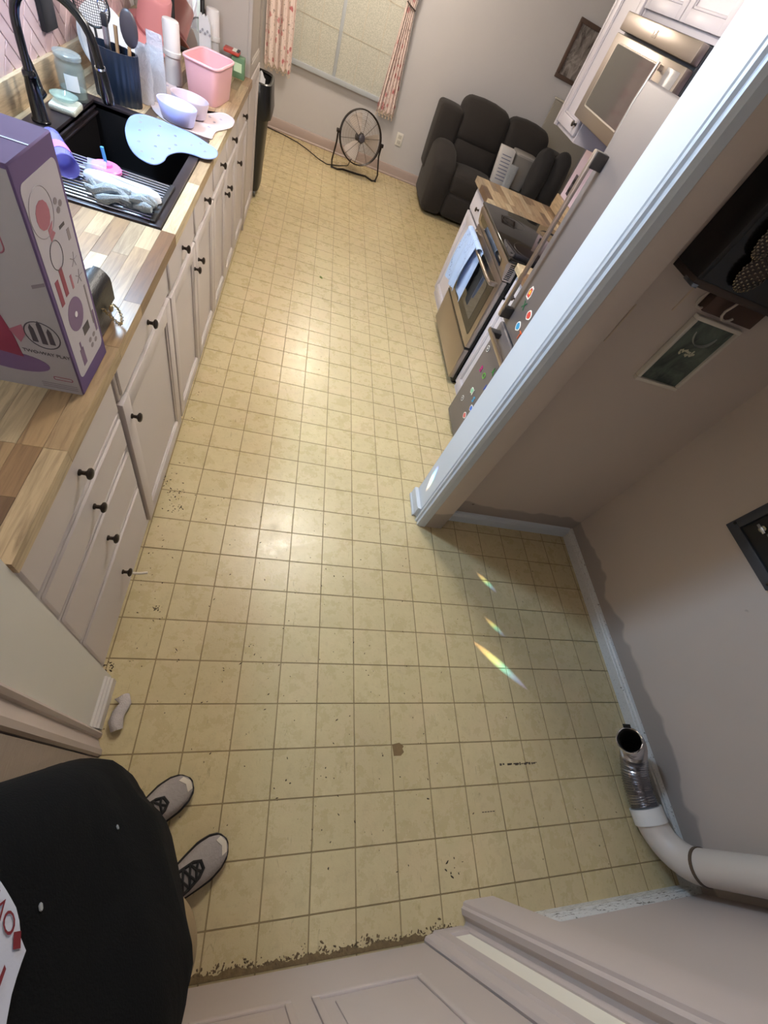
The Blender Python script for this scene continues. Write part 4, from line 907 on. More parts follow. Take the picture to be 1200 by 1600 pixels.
# range
rg = thing('range', 'stainless slide-in range with a black glass cooktop', 'stove', (1.09, 2.635, 0))
RY0, RY1 = 2.238, 3.036
MB().box(0.785, 1.44, RY0 + .003, RY1 - .003, 0.03, 0.900, 0.004).build('body', M_BLK, rg)
MB().box(0.80, 1.40, RY0 + .03, RY1 - .03, 0.0, 0.03).build('feet_plinth', M_BLK, rg)
dw = MB().box(0.742, 0.785, RY0, RY1, 0.055, 0.300, 0.006).build('warming_drawer', M_SS, rg)
MB().box(0.744, 0.785, RY0, RY1, 0.303, 0.312).build('shadow_gap', M_BLK, rg)
od = MB(); od.box(0.742, 0.785, RY0, RY1, 0.315, 0.790, 0.006); od = od.build('oven_door', M_SS, rg)
MB().prism(rrect(RY0 + 0.055, RY1 - 0.055, 0.375, 0.745, 0.02, 1.0, 4), lambda u, v, d: (d, u, v), 0.7395, 0.7425).build('window_frame', M_BLK, od)
MB().prism(rrect(RY0 + 0.15, RY1 - 0.15, 0.430, 0.680, 0.02, 1.0, 4), lambda u, v, d: (d, u, v), 0.7385, 0.7396).build('window_glass', paint('oven_glass', rgb(64, 62, 60), 0.05, 0.1, 0, spec=0.8), od)
MB().tube([(0.695, RY0 + 0.035, 0.745), (0.682, RY0 + 0.10, 0.750), (0.678, (RY0 + RY1) / 2, 0.752), (0.682, RY1 - 0.10, 0.750), (0.695, RY1 - 0.035, 0.745)], 0.011, 10).build('handle', M_SS, od)
for y in (RY0 + 0.04, RY1 - 0.04): MB().box(0.692, 0.745, y - 0.011, y + 0.011, 0.733, 0.757, 0.004).build('handle_mount', M_SS, od)
cp = [(0.742, 0.795), (0.735, 0.806), (0.715, 0.880), (0.722, 0.898), (0.80, 0.900), (0.80, 0.795)]
cpo = MB().prism(cp, lambda x, z, y: (x, y, z), RY0, RY1).build('control_panel', M_SS, rg)
MB().prism([(0.7285, 0.826), (0.717, 0.868), (0.7155, 0.868), (0.727, 0.826)], lambda x, z, y: (x, y, z), RY0 + 0.10, RY1 - 0.06).build('display_strip', M_BGL, cpo)
for k in range(9): MB().box(0.746 + 0.0, 0.780, RY0 - 0.002, RY0 + 0.004, 0.805 + k * 0.010, 0.810 + k * 0.010).build('vent_slot', M_BLK, cpo)
ctp = MB().box(0.712, 1.425, RY0 - 0.004, RY1 + 0.004, 0.901, 0.921, 0.007, 3).build('cooktop', M_BGL, rg)
for (x, y, r) in ((0.90, 2.43, 0.10), (0.90, 2.84, 0.085), (1.22, 2.43, 0.075), (1.22, 2.84, 0.10)):
    MB().tube(arc((x, y, 0.9212), (1, 0, 0), (0, 1, 0), r, 0, 2 * pi, 32)[:-1], 0.0007, 4, closed=True).build('burner_ring', paint('burner_grey', rgb(70, 68, 68), 0.3), ctp)
MB().box(1.395, 1.440, RY0, RY1, 0.918, 0.955, 0.008).build('rear_vent', M_BLK, rg)
# towel on the oven handle
def towel_mat():
    k = NT('pale_blue_towel'); p = k.pos(); n = k.noise(p, 300, 2); w_ = k.noise(k.scale(p, (1, 1, 1)), 14, 2, 0.5, 2.0)
    ln = k.math('MULTIPLY', k.maprange(k.math('ABSOLUTE', k.math('SUBTRACT', w_, 0.5)), 0.006, 0.014, 1, 0), k.maprange(k.noise(p, 5, 1), 0.52, 0.56, 0, 1))
    k.base(k.mix(ln, rgb(178, 200, 236), rgb(48, 66, 130))); k.set(Roughness=0.9); k.bump(n, 0.3, 0.003); return k.m
M_TOW = towel_mat()
tw = thing('dish_towel', 'pale blue dish towel with a dark scribble print hanging on the oven handle', 'towel', (0.68, 2.80, 0.45))
def tfront(u, v):
    y = 2.665 + 0.285 * u + 0.055 * v + (0.05 * (u - .5)) * v; z = 0.770 - 0.33 * v - 0.03 * u * v
    return (0.662 - 0.012 * sin(v * 3) - 0.008 * sin(u * 15 + v * 2) * (0.35 + v), y, z)
def tback(u, v):
    y = 2.600 + 0.25 * u + 0.02 * v; z = 0.768 - 0.30 * v - 0.05 * (1 - u) * v
    return (0.700 + 0.010 * sin(u * 9) * v, y, z)
MB().sheet(tfront, 26, 20, 0.003).build('front_fold', M_TOW, tw, smooth=60); MB().sheet(tback, 20, 14, 0.003).build('back_fold', M_TOW, tw, smooth=60)
MB().sheet(lambda u, v: (0.682 + 0.0205 * cos(pi * (1 - v)), 2.60 + 0.34 * u + 0.03 * (1 - v), 0.7625 + 0.0175 * sin(pi * v) + .004), 16, 8, 0.003).build('top_fold', M_TOW, tw, smooth=60)

# upper cabinets and microwave
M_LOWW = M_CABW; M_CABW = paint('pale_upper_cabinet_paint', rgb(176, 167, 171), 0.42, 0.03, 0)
uc = thing('upper_cabinet', 'narrow white upper cabinet beyond the microwave', 'cabinet', (1.27, 3.22, 1.37), 'white upper cabinets over the range')
MB().box(1.09, 1.468, 3.030, 3.400, 1.368, 2.16, 0.002).build('body', M_CABW, uc)
cab_door(uc, 1.068, 3.040, 3.372, 1.392, 2.14, M_CABW, sgn=-1, kn=(3.07, 1.44)); MB().box(1.068, 1.09, 3.376, 3.400, 1.368, 2.16, 0.002).build('end_stile', M_CABW, uc)
MB().box(1.062, 1.475, 3.026, 3.405, 2.16, 2.20, 0.006).build('crown', M_CABW, uc)
uc2 = thing('upper_cabinet', 'two-door white upper cabinet above the microwave', 'cabinet', (1.27, 2.6, 1.91), 'white upper cabinets over the range')
MB().box(1.09, 1.468, 2.218, 3.028, 1.906, 2.16, 0.002).build('body', M_CABW, uc2)
cab_door(uc2, 1.068, 2.226, 2.616, 1.930, 2.15, M_CABW, sgn=-1, fr=0.045); cab_door(uc2, 1.068, 2.624, 3.020, 1.930, 2.15, M_CABW, sgn=-1, fr=0.045)
uc3 = thing('upper_cabinet', 'white upper cabinet over the refrigerator', 'cabinet', (1.27, 1.7, 1.80), 'white upper cabinets over the range')
MB().box(1.09, 1.468, 1.30, 2.215, 1.906, 2.16, 0.002).build('body', M_CABW, uc3)
cab_door(uc3, 1.068, 1.762, 2.208, 1.930, 2.15, M_CABW, sgn=-1, fr=0.045); cab_door(uc3, 1.068, 1.306, 1.756, 1.930, 2.15, M_CABW, sgn=-1, fr=0.045)
mw = thing('microwave', 'stainless over-the-range microwave with a dark window', 'microwave', (1.23, 2.62, 1.48))
MY0, MY1 = 2.205, 3.020
MB().box(1.040, 1.466, MY0, MY1, 1.478, 1.898, 0.004).build('body', paint('charcoal_case', rgb(52, 54, 60), 0.4, 0.05, 0.03), mw)
mdr = MB(); mdr.box(1.000, 1.040, MY0, MY1, 1.478, 1.822, 0.006); mdr = mdr.build('door', M_SS, mw)
MB().box(1.000, 1.040, MY0, MY1, 1.832, 1.898, 0.006).build('top_band', M_SS, mw)
MB().prism(rrect(2.43, MY1 - 0.075, 1.535, 1.795, 0.012, 1.0, 4), lambda u, v, d: (d, u, v), 0.9978, 1.0008).build('window_trim', paint('bright_trim', rgb(220, 214, 208), 0.2, .02, 0, metal=.8), mdr)
MB().prism(rrect(2.437, MY1 - 0.082, 1.542, 1.788, 0.012, 1.0, 4), lambda u, v, d: (d, u, v), 0.9965, 0.9980).build('window_glass', paint('mw_glass', rgb(58, 52, 52), 0.07, 0.1, 0, spec=0.8), mdr)
MB().tube([(0.972, 2.392, 1.53), (0.966, 2.392, 1.66), (0.972, 2.392, 1.80)], 0.010, 10).build('handle', M_SS, mdr)
for z in (1.545, 1.785): MB().box(0.968, 1.002, 2.384, 2.400, z - .01, z + .01, 0.003).build('handle_mount', M_SS, mdr)
MB().box(0.9985, 1.0008, 2.225, 2.345, 1.53, 1.80, 0.001).build('keypad', paint('keypad_grey', rgb(120, 114, 112), 0.3), mdr)
MB().box(0.9985, 1.0005, 2.60, 2.645, 1.852, 1.878, 0.001).build('badge', paint('badge', rgb(210, 200, 190), 0.2, .02, 0, metal=.8), mw)
# ------------------------------------------------------------------ far end of the room
# window with lace blind
wn = struct(MB().box(-0.93, 0.33, 6.150, 6.1695, 0.605, 1.98), 'window_1', paint('window_backing', rgb(150, 150, 146), 0.7), 'wide sliding window with pale textured panes')
M_WF = paint('bluish_window_frame', rgb(176, 182, 190), 0.4, 0.04, 0.03)
for (a, b, c_, d_, n_) in ((-0.93, 0.33, 0.600, 0.642, 'sill'), (-0.93, 0.33, 1.95, 1.99, 'head'), (-0.93, -0.89, 0.642, 1.95, 'jamb'), (0.29, 0.33, 0.642, 1.95, 'jamb'), (-0.352, -0.318, 0.642, 1.95, 'meeting_stile')):
    MB().box(a, b, 6.118 if n_ == 'sill' else 6.128, 6.151, c_, d_, 0.003).build(n_, M_WF, wn)
def lace():
    k = NT('lace_blind'); p = k.pos(); v = k.vor(p, 120).outputs['Distance']; n = k.noise(p, 60, 3); n2 = k.noise(p, 3, 2)
    col = k.mix(k.maprange(v, 0.2, 0.6), rgb(214, 210, 200), rgb(182, 182, 172)); col = k.mix(k.math('MULTIPLY', n2, .35), col, rgb(168, 172, 166))
    k.base(col); k.set(Roughness=0.7); k.bump(n, 0.3, 0.003); return k.m
M_LACE = lace()
for (a, b) in ((-0.89, -0.352), (-0.318, 0.29)):
    pane = MB().box(a, b, 6.140, 6.147, 0.642, 1.95).build('pane', M_LACE, wn)
    for x in (a + (b - a) / 3, a + 2 * (b - a) / 3): MB().box(x - .004, x + .004, 6.1375, 6.1405, 0.642, 1.95).build('glazing_bar', paint('bar_paint', rgb(190, 184, 170), 0.6), pane)  # glazing bars in one pale beige paint
    for z in (0.98, 1.32, 1.65): MB().box(a, b, 6.1375, 6.1405, z - .004, z + .004).build('glazing_bar', MATS['bar_paint'], pane)
# curtains
def floral():
    k = NT('pink_floral_cotton'); p = k.pos(); v = k.vor(p, 15); d = v.outputs['Distance']; s_ = k.n('ShaderNodeSeparateColor'); k.l(v.outputs['Color'], s_.inputs[0])
    col = k.mix(k.noise(p, 5, 2), rgb(226, 206, 202), rgb(236, 222, 216))
    petal = k.math('MULTIPLY', k.maprange(k.math('ADD', d, k.math('MULTIPLY', k.noise(p, 60, 2), 0.35)), 0.42, 0.5, 1, 0), k.maprange(s_.outputs[0], 0.35, 0.37))
    col = k.mix(petal, col, k.mix(s_.outputs[1], rgb(190, 110, 116), rgb(206, 150, 150)))
    leaf = k.math('MULTIPLY', k.maprange(k.noise(p, 42, 2, 0.5, 1.0), 0.63, 0.66), 0.7); col = k.mix(leaf, col, rgb(120, 112, 100))
    k.base(col); k.set(Roughness=0.9); return k.m
M_FLOR = floral()
def curtain(lab, xa, xb, ztop, zbot, fn, folds, tie=None):
    t = thing('curtain', lab, 'curtain', ((xa + xb) / 2, 6.06, zbot), 'pink floral curtains')
    def f(u, v):
        x0_, x1_, z = fn(v); x = x0_ + (x1_ - x0_) * u; z = z - 0.02 * sin(u * pi * folds * 2) * (v > 0.95)
        return (x, 6.075 + 0.022 * sin(u * pi * 2 * folds + 0.6 * sin(v * 4)) + 0.006 * sin(u * 40), z)
    MB().sheet(f, 60, 24, 0.004).build('cloth', M_FLOR, t, smooth=60)
    fr = MB()
    for i in range(22):
        x, y, z = f((i + .5) / 22, 1.0); fr.tube([(x, y, z), (x, y - 0.002, z - 0.022)], 0.0022, 5); fr.ball((x, y - 0.002, z - 0.026), 0.0052, n=6, m=4)
    fr.build('tassel_fringe', paint('cream_fringe', rgb(226, 206, 186), 0.9), t)['kind'] = 'stuff'
    if tie: x, z, w_ = tie; MB().tube([(x - w_, 6.05, z + 0.02), (x, 6.042, z), (x + w_, 6.05, z - 0.015)], 0.006, 6).build('tie_band', paint('dark_tie', rgb(60, 48, 44), 0.7), t)
curtain('pink floral curtain hanging at the left of the window', -1.05, -0.80, 2.05, 0.5, lambda v: (-1.09 + 0.045 * v, -0.80 + 0.02 * v, 2.05 - 1.52 * v + 0), 4.5)
def rc(v):
    z = 2.05 - 1.50 * v
    if z > 1.36: k_ = (z - 1.36) / 0.69; return (0.235 - 0.55 * k_ ** 1.5, 0.325 + 0.06 * k_, z)
    k_ = (1.36 - z) / 0.81; return (0.235 - 0.055 * k_, 0.325 + 0.06 * k_ + 0.0, z)
curtain('pink floral curtain tied back at the right of the window', 0.1, 0.4, 2.05, 0.55, rc, 5.5, (0.28, 1.36, 0.05))
# outlet
op = thing('wall_outlet', 'white outlet plate on the beige far wall beside the fan', 'outlet', (0.53, 6.165, 0.31))
MB().box(0.492, 0.572, 6.162, 6.1695, 0.305, 0.428, 0.003).build('plate', paint('white_outlet', rgb(226, 222, 214), 0.4, 0.02, 0), op)
for z in (0.342, 0.392): MB().box(0.512, 0.552, 6.1595, 6.1622, z - 0.017, z + 0.017, 0.003).build('socket', paint('socket_grey', rgb(190, 186, 180), 0.4, 0.02, 0), op)
# picture
def artmat():
    k = NT('grey_abstract_print'); p = k.pos(); n = k.noise(k.scale(p, (14, 1, 6)), 1.0, 5, 0.7, 1.5)
    k.base(k.mix(k.maprange(n, 0.35, 0.7), rgb(70, 62, 60), rgb(176, 168, 164))); k.set(Roughness=0.3); return k.m
pc_ = thing('framed_picture', 'dark framed greyish print on the beige wall above the sofa', 'picture', (2.12, 6.16, 1.40))
px0, px1, pz0, pz1 = 1.985, 2.265, 1.405, 1.850
m = MB()
for (a, b, c_, d_) in ((px0, px1, pz0, pz0 + .035), (px0, px1, pz1 - .035, pz1), (px0, px0 + .035, pz0 + .035, pz1 - .035), (px1 - .035, px1, pz0 + .035, pz1 - .035)): m.box(a, b, 6.140, 6.1695, c_, d_, 0.004)
m.build('frame', paint('dark_walnut', rgb(84, 66, 58), 0.5, 0.15, 0.05), pc_)
MB().box(px0 + .03, px1 - .03, 6.158, 6.164, pz0 + .03, pz1 - .03).build('print', artmat(), pc_)
# fan
M_FAN = paint('dark_fan_metal', rgb(46, 40, 38), 0.35, 0.1, 0, metal=0.5)
fn_ = thing('floor_fan', 'round dark metal floor fan on a bent tube stand', 'fan', (0.05, 5.71, 0))
fc_ = Vector((0.045, 5.70, 0.345)); yaw = Vector((0.985, 0.16, 0)).normalized(); nrm = Vector((0.16, -0.985, 0)).normalized(); tilt = 0.22
nrm = (nrm * cos(tilt) + Vector((0, 0, 1)) * sin(tilt)).normalized(); upv = nrm.cross(yaw) * -1
if upv.z < 0: upv = -upv
RF = 0.232
def circ(c, r, n=44): return [c + yaw * (r * cos(2 * pi * i / n)) + upv * (r * sin(2 * pi * i / n)) for i in range(n)]
MB().tube(circ(fc_ + nrm * 0.03, RF), 0.0055, 6, closed=True).build('guard_ring', M_FAN, fn_); MB().tube(circ(fc_ - nrm * 0.03, RF), 0.0055, 6, closed=True).build('guard_ring', M_FAN, fn_)
MB().tube(circ(fc_, RF + .001), 0.007, 6, closed=True).build('guard_band', M_FAN, fn_)
M_WIRE = paint('fan_wire', rgb(160, 148, 140), 0.35, 0.1, 0, metal=0.4)
gw = MB()
for k in range(1, 15): gw.tube(circ(fc_ + nrm * (0.032 + 0.030 * (1 - (k / 15) ** 2)), RF * k / 15, 40), 0.0011, 4, closed=True)
gw.build('front_wires', M_WIRE, fn_)['kind'] = 'stuff'
gw = MB()
for k in range(2, 15, 2): gw.tube(circ(fc_ - nrm * (0.032 + 0.05 * (1 - (k / 15) ** 2)), RF * k / 15, 36), 0.0011, 4, closed=True)
gw.build('rear_wires', M_WIRE, fn_)['kind'] = 'stuff'
for k in range(10):
    t = 2 * pi * k / 10 + 0.2; d = yaw * cos(t) + upv * sin(t)
    MB().tube([fc_ + nrm * 0.064 + d * 0.035, fc_ + nrm * 0.055 + d * RF * 0.6, fc_ + nrm * 0.031 + d * RF], 0.0020, 5).build('spoke', M_FAN, fn_)
MB().lathe(fc_ + nrm * 0.058, [(0.036, 0), (0.036, 0.008), (0.030, 0.012), (0.001, 0.013)], 24, nrm).build('front_badge', paint('fan_badge', rgb(70, 66, 74), 0.3), fn_)
MB().lathe(fc_ - nrm * 0.085, [(0.045, 0), (0.05, 0.01), (0.05, 0.07), (0.03, 0.078)], 20, nrm).build('motor', M_FAN, fn_)
for k in range(3):
    t0 = 2 * pi * k / 3
    def blade(u, v, t0=t0):
        r = 0.04 + 0.165 * u; t = t0 + (v - .5) * (1.0 - 0.15 * u); return fc_ + (yaw * cos(t) + upv * sin(t)) * r + nrm * (0.022 * (v - .5) * 2)
    MB().sheet(blade, 8, 8, 0.002).build('blade', paint('fan_blade', rgb(196, 184, 176), 0.4, .05, 0), fn_)
fl0, fl1 = Vector((-0.205, 5.672, 0.010)), Vector((0.322, 5.752, 0.010))
pL, pR = fc_ - yaw * (RF + 0.022), fc_ + yaw * (RF + 0.022)
st = [pL, pL + Vector((0.004, 0, -0.10)), fl0 + Vector((-0.012, 0.0, 0.06)), fl0, fl0 + Vector((0.06, -0.015, 0)), fl0 + Vector((0.13, 0.05, 0)), fl0 + Vector((0.30, 0.075, 0)), fl1 + Vector((-0.12, 0.03, 0)), fl1 + Vector((-0.04, -0.035, 0)), fl1, fl1 + Vector((0.012, 0, 0.06)), pR + Vector((-.004, 0, -0.10)), pR]
MB().tube(st, 0.009, 8).build('stand', M_FAN, fn_)
for p in (pL, pR): MB().tube([p - yaw * 0.018, p + yaw * 0.018], [0.018, 0.018], 12).build('tilt_knob', M_FAN, fn_)
for p in (fl0, fl1): MB().box(p.x - .012, p.x + .012, p.y - .014, p.y + .014, 0.0, 0.018, 0.004).build('rubber_foot', M_BLKRUB, fn_)
tag(MB().tube([(0.02, 5.80, 0.16), (-0.02, 5.83, 0.03), (-0.12, 5.80, 0.006), (-0.26, 5.70, 0.006), (-0.36, 5.76, 0.006), (-0.50, 5.92, 0.006), (-0.62, 6.02, 0.006), (-0.80, 6.09, 0.006), (-0.97, 6.12, 0.006)], 0.0048, 6).build('power_cord', paint('black_cord', rgb(34, 28, 26), 0.5)), 'thin dark power cord running from the fan along the baseboard', 'cord')
# sofa
def velour(name, c):
    k = NT(name); p = k.pos(); n = k.noise(p, 7, 4, .6); f = k.noise(p, 220, 2)
    k.base(k.mix(n, tuple(x * .75 for x in c), tuple(x * 1.15 for x in c))); k.set(Roughness=0.85); k.bump(f, 0.3, 0.003)
    k.b.inputs['Sheen Weight'].default_value = 0.06; return k.m
M_SOFA = velour('charcoal_velour', rgb(38, 33, 32))
sf_ = thing('recliner_sofa', 'dark charcoal reclining loveseat in the far corner', 'sofa', (1.62, 5.72, 0))
def puff(x0, x1, y0, y1, z0, z1, r=0.06, crown=0.02):
    m = MB().box(x0, x1, y0, y1, z0, z1, r, 4); cx_, cy_, cz_ = (x0 + x1) / 2, (y0 + y1) / 2, (z0 + z1) / 2
    bm = bmesh.new(); vs = [bm.verts.new(p) for p in m.v]; bm.verts.ensure_lookup_table()
    for f in m.f:
        try: bm.faces.new([vs[i] for i in f])
        except ValueError: pass
    bmesh.ops.subdivide_edges(bm, edges=bm.edges[:], cuts=2, use_grid_fill=True)
    for v in bm.verts:
        a = (v.co.x - cx_) / (x1 - x0) * 2; b = (v.co.y - cy_) / (y1 - y0) * 2; c_ = (v.co.z - cz_) / (z1 - z0) * 2
        v.co += Vector((crown * a * (1 - b * b) * (1 - c_ * c_) , crown * b * (1 - a * a) * (1 - c_ * c_) * 1.5, crown * c_ * (1 - a * a) * (1 - b * b) * 1.5))
    return MB().bm(bm)
def leanback(m, y_piv, z_piv, k): m.v = [(x, y + (z - z_piv) * k, z) for x, y, z in m.v]; return m
puff(0.93, 2.36, 5.50, 6.02, 0.05, 0.42, 0.03, 0).build('frame', M_SOFA, sf_)
for (x0, x1) in ((0.850, 1.110), (2.150, 2.410)):
    ar = puff(x0, x1, 5.34, 6.00, 0.03, 0.60, 0.06, 0.02); ar.v = [(x, y, z - 0.10 * max(0, (5.56 - y)) / 0.2 * (z > 0.4)) for x, y, z in ar.v]; ar.build('arm', M_SOFA, sf_)
for (x0, x1) in ((0.815, 1.085), (2.175, 2.445)): leanback(puff(x0, x1, 5.76, 6.03, 0.30, 0.885, 0.04, 0.01), 5.9, 0.5, 0.06).build('back_wing', M_SOFA, sf_)
for (x0, x1) in ((1.095, 1.632), (1.638, 2.165)):
    puff(x0, x1, 5.34, 5.86, 0.27, 0.475, 0.05, 0.018).build('seat_cushion', M_SOFA, sf_)
    puff(x0 + .01, x1 - .01, 5.325, 5.44, 0.05, 0.285, 0.035, 0.012).build('footrest_panel', M_SOFA, sf_)
    leanback(puff(x0 - .005, x1 + .0, 5.745, 5.92, 0.43, 0.70, 0.06, 0.02), 5.8, 0.5, 0.18).build('lumbar_cushion', M_SOFA, sf_)
    leanback(puff(x0 - .03 * (x0 < 1.2), x1, 5.735, 5.96, 0.645, 1.000, 0.075, 0.022), 5.8, 0.5, 0.18).build('head_cushion', M_SOFA, sf_)
MB().box(0.876, 0.884, 5.52, 5.55, 0.44, 0.50, 0.003).build('recline_lever', M_BLK, sf_)
# things on the sofa
def carton(name, lab, x0, x1, y0, y1, z0, z1, c, cat, rz=0.0):
    t = thing(name, lab, cat, ((x0 + x1) / 2, (y0 + y1) / 2, z0)); return t
pp = carton('paper_pack', 'white ream of printed papers standing on the sofa seat', 1.56, 1.74, 5.46, 5.56, 0.49, 0.82, None, 'paper pack')
q_ = MB().box(1.575, 1.745, 5.47, 5.56, 0.492, 0.815, 0.004); q_.v = [(x - 0.10 * (z - .49), y + 0.12 * (z - .49), z) for x, y, z in q_.v]; q_.build('pack', paint('paper_white', rgb(206, 204, 206), 0.6, 0.05, 0.02), pp)
for k in range(8):
    z = 0.54 + k * 0.03; MB().box(1.600 - 0.10 * (z - .49), 1.715 - 0.10 * (z - .49), 5.4675 + 0.12 * (z - .49), 5.4695 + 0.12 * (z - .49), z, z + 0.008).build('print_line', ink('bluegrey', rgb(120, 124, 150)), pp)
tub = thing('storage_tub', 'grey translucent plastic tub on the sofa seat', 'tub', (1.90, 5.58, 0.49))
o_ = Vector((1.885, 5.625, 0.492)); R2 = lambda h, a, b: MB().ring(o_ + Vector((0.0, 0, h)), Vector((1, 0, 0)), Vector((0, 1, 0)), 36, a, b, e=6)
MB().loft([R2(0, 0.105, 0.085), R2(0.30, 0.135, 0.105), R2(0.30, 0.130, 0.100), R2(0.008, 0.100, 0.08)]).build('tub', glass('grey_tub', rgb(150, 146, 144), 0.25, 0.85), tub)
MB().loft([R2(0.300, 0.142, 0.112), R2(0.318, 0.142, 0.112), R2(0.322, 0.135, 0.105)]).build('lid', glass('grey_tub_lid', rgb(168, 164, 162), 0.25, 0.9), tub)
packet2 = MB().loft([[Vector((1.735 + 0.05 * cos(2 * pi * i / 16), 5.405 + 0.03 * (1 - .6 * k / 5) * sin(2 * pi * i / 16), 0.484 + 0.24 * k / 5)) for i in range(16)] for k in range(6)])
tag(packet2.build('clear_bag', crinkle('hazy_bag', rgb(190, 196, 206), 0.15, 0.7)), 'hazy plastic bag in front of the grey tub on the sofa', 'bag')
M_DK = velour('black_cotton', rgb(40, 38, 40))
for i, (x, y, lab) in enumerate(((2.045, 5.41, 'black cushion propped beside the grey tub on the sofa'), (2.268, 5.44, 'black cushion propped on the sofa arm by the upper cabinet'))):
    zz = 0.505 if i == 0 else 0.53
    m_ = puff(x - 0.094, x + 0.094, y - 0.055, y + 0.055, zz, zz + 0.42, 0.05, 0.03); m_.v = [(a, b + 0.10 * (c_ - zz), c_) for a, b, c_ in m_.v]
    tag(m_.build('cushion', M_DK), lab, 'cushion', 'black cushions')
gbd = thing('grey_board', 'grey flat board standing behind the right end of the sofa', 'board', (2.40, 6.13, 0))
MB().box(2.11, 2.75, 6.118, 6.140, 0.0, 1.27, 0.003).build('panel', paint('grey_board_face', rgb(150, 144, 134), 0.5, 0.05, 0.03), gbd)
MB().box(2.10, 2.76, 6.110, 6.145, 1.262, 1.278, 0.003).build('top_edge', paint('board_edge', rgb(190, 184, 174), 0.5), gbd)
# bin beside the pantry
bn = thing('trash_bin', 'tall black trash bin with a folded liner beside the pantry', 'trash bin', (-1.0, 4.37, 0))
bo = Vector((-0.995, 4.37, 0)); RB = lambda z, a, b: MB().ring(bo + Vector((0, 0, z)), Vector((1, 0, 0)), Vector((0, 1, 0)), 40, a, b, e=5)
M_BIN = paint('black_bin_plastic', rgb(34, 34, 34), 0.4, 0.1, 0.03)
MB().loft([RB(0.045, 0.125, 0.150), RB(0.06, 0.132, 0.158), RB(0.755, 0.168, 0.195), RB(0.755, 0.160, 0.187), RB(0.07, 0.124, 0.150)]).build('bin', M_BIN, bn)
lin_ = [RB(0.765, 0.158, 0.185), RB(0.778, 0.168, 0.195), RB(0.772, 0.178, 0.204), RB(0.68, 0.185, 0.212), RB(0.60, 0.192, 0.218), RB(0.565, 0.186, 0.214), RB(0.575, 0.178, 0.206)]
rr = random.Random(8); lin_ = [[p + Vector((rr.uniform(-.004, .004), rr.uniform(-.004, .004), rr.uniform(-.008, .008) if k > 2 else 0)) for p in r] for k, r in enumerate(lin_)]
MB().loft(lin_, False, False).build('liner', paint('black_liner', rgb(20, 20, 22), 0.3, 0.2, 0.4, 60), bn)
for (x, y) in ((-0.90, 4.25), (-0.90, 4.49), (-1.09, 4.25), (-1.09, 4.49)): MB().lathe((x - .01, y, 0.026), [(0.026, 0), (0.026, 0.02)], 16, (1, 0, 0)).build('caster', metal('caster_grey', rgb(130, 130, 132)), bn)
tag(MB().sheet(lambda u, v: (-0.93 + 0.05 * u, 4.30 + 0.10 * v, 0.68 + 0.10 * v + 0.02 * sin(u * 5)), 6, 6, 0.002).build('paper_scrap', paint('paper_scrap', rgb(206, 206, 210), 0.7)), 'crumpled white paper sticking up inside the trash bin', 'paper')
# ------------------------------------------------------------------ laundry alcove
M_DUCTW = paint('white_vent_pipe', rgb(206, 196, 188), 0.4, 0.04, 0.03)
M_FOIL = metal('silver_foil_duct', rgb(176, 174, 178), 0.22, (1, 1, 1), 0)
M_DUCT_DARK = paint('dark_duct_inside', rgb(26, 22, 20), 0.9)  # near-black tone for the duct lining and the torn flap
vp = thing('vent_pipe', 'white vertical dryer vent pipe with an elbow in the alcove corner', 'pipe', (1.30, -0.60, 0))
px_, py_ = 1.315, -0.607; PR = 0.058
MB().tube([(px_, py_, 2.43), (px_, py_, 0.205)], PR, 28).build('riser', M_DUCTW, vp)
MB().tube([(px_, py_, 0.212), (px_, py_, 0.200)], PR + 0.0035, 28).build('joint_seam', paint('seam_brown', rgb(92, 74, 58), 0.6), vp)
eb = arc((px_, py_ + 0.135, 0.200), (0, -1, 0), (0, 0, -1), 0.135, 0, pi / 2, 9)
eb = [Vector((p[0] - 0.035 * (k / 9) ** 1.5, p[1], p[2])) for k, p in enumerate(eb)]
MB().tube(eb, PR + 0.002, 28).build('elbow', M_DUCTW, vp)
e = eb[-1]; d = Vector((-0.12, 1, 0.0)).normalized()
MB().tube([e - d * 0.006, e + d * 0.050], PR + 0.007, 28).build('collar', paint('white_duct_tape', rgb(226, 224, 222), 0.35, 0.05, 0.2, 80), vp)
fd = thing('foil_duct', 'silver ribbed foil duct lying open against the alcove baseboard', 'duct', (1.26, -0.33, 0))
s0 = e + d * 0.050
ctrl = [s0, s0 + Vector((-0.004, 0.06, 0.0)), Vector((1.268, -0.30, 0.075)), Vector((1.262, -0.235, 0.105)), Vector((1.232, -0.195, 0.150)), Vector((1.188, -0.178, 0.180))]
pth = []
for i in range(len(ctrl) - 1):
    p0 = ctrl[max(0, i - 1)]; p1 = ctrl[i]; p2 = ctrl[i + 1]; p3 = ctrl[min(len(ctrl) - 1, i + 2)]
    for j in range(14):
        t = j / 14; pth.append(0.5 * (2 * p1 + (p2 - p0) * t + (2 * p0 - 5 * p1 + 4 * p2 - p3) * t * t + (3 * p1 - p0 - 3 * p2 + p3) * t ** 3))
pth.append(ctrl[-1])
rr = random.Random(4)
rad = [0.056 + 0.0022 * (1 if k % 2 else -1) + rr.uniform(-.0008, .0008) - 0.006 * (k / len(pth)) for k in range(len(pth))]
fd_out = MB().tube(pth, rad, 30, caps=False); fd_out.build('foil_sleeve', M_FOIL, fd, smooth=20)
MB().tube(pth[4:-1], [r - 0.004 for r in rad[4:-1]], 26, caps=False).build('inner_lining', M_DUCT_DARK, fd)
dd = (pth[-1] - pth[-3]).normalized(); aa = dd.cross(Vector((0, 0, 1))).normalized(); bb_ = dd.cross(aa)
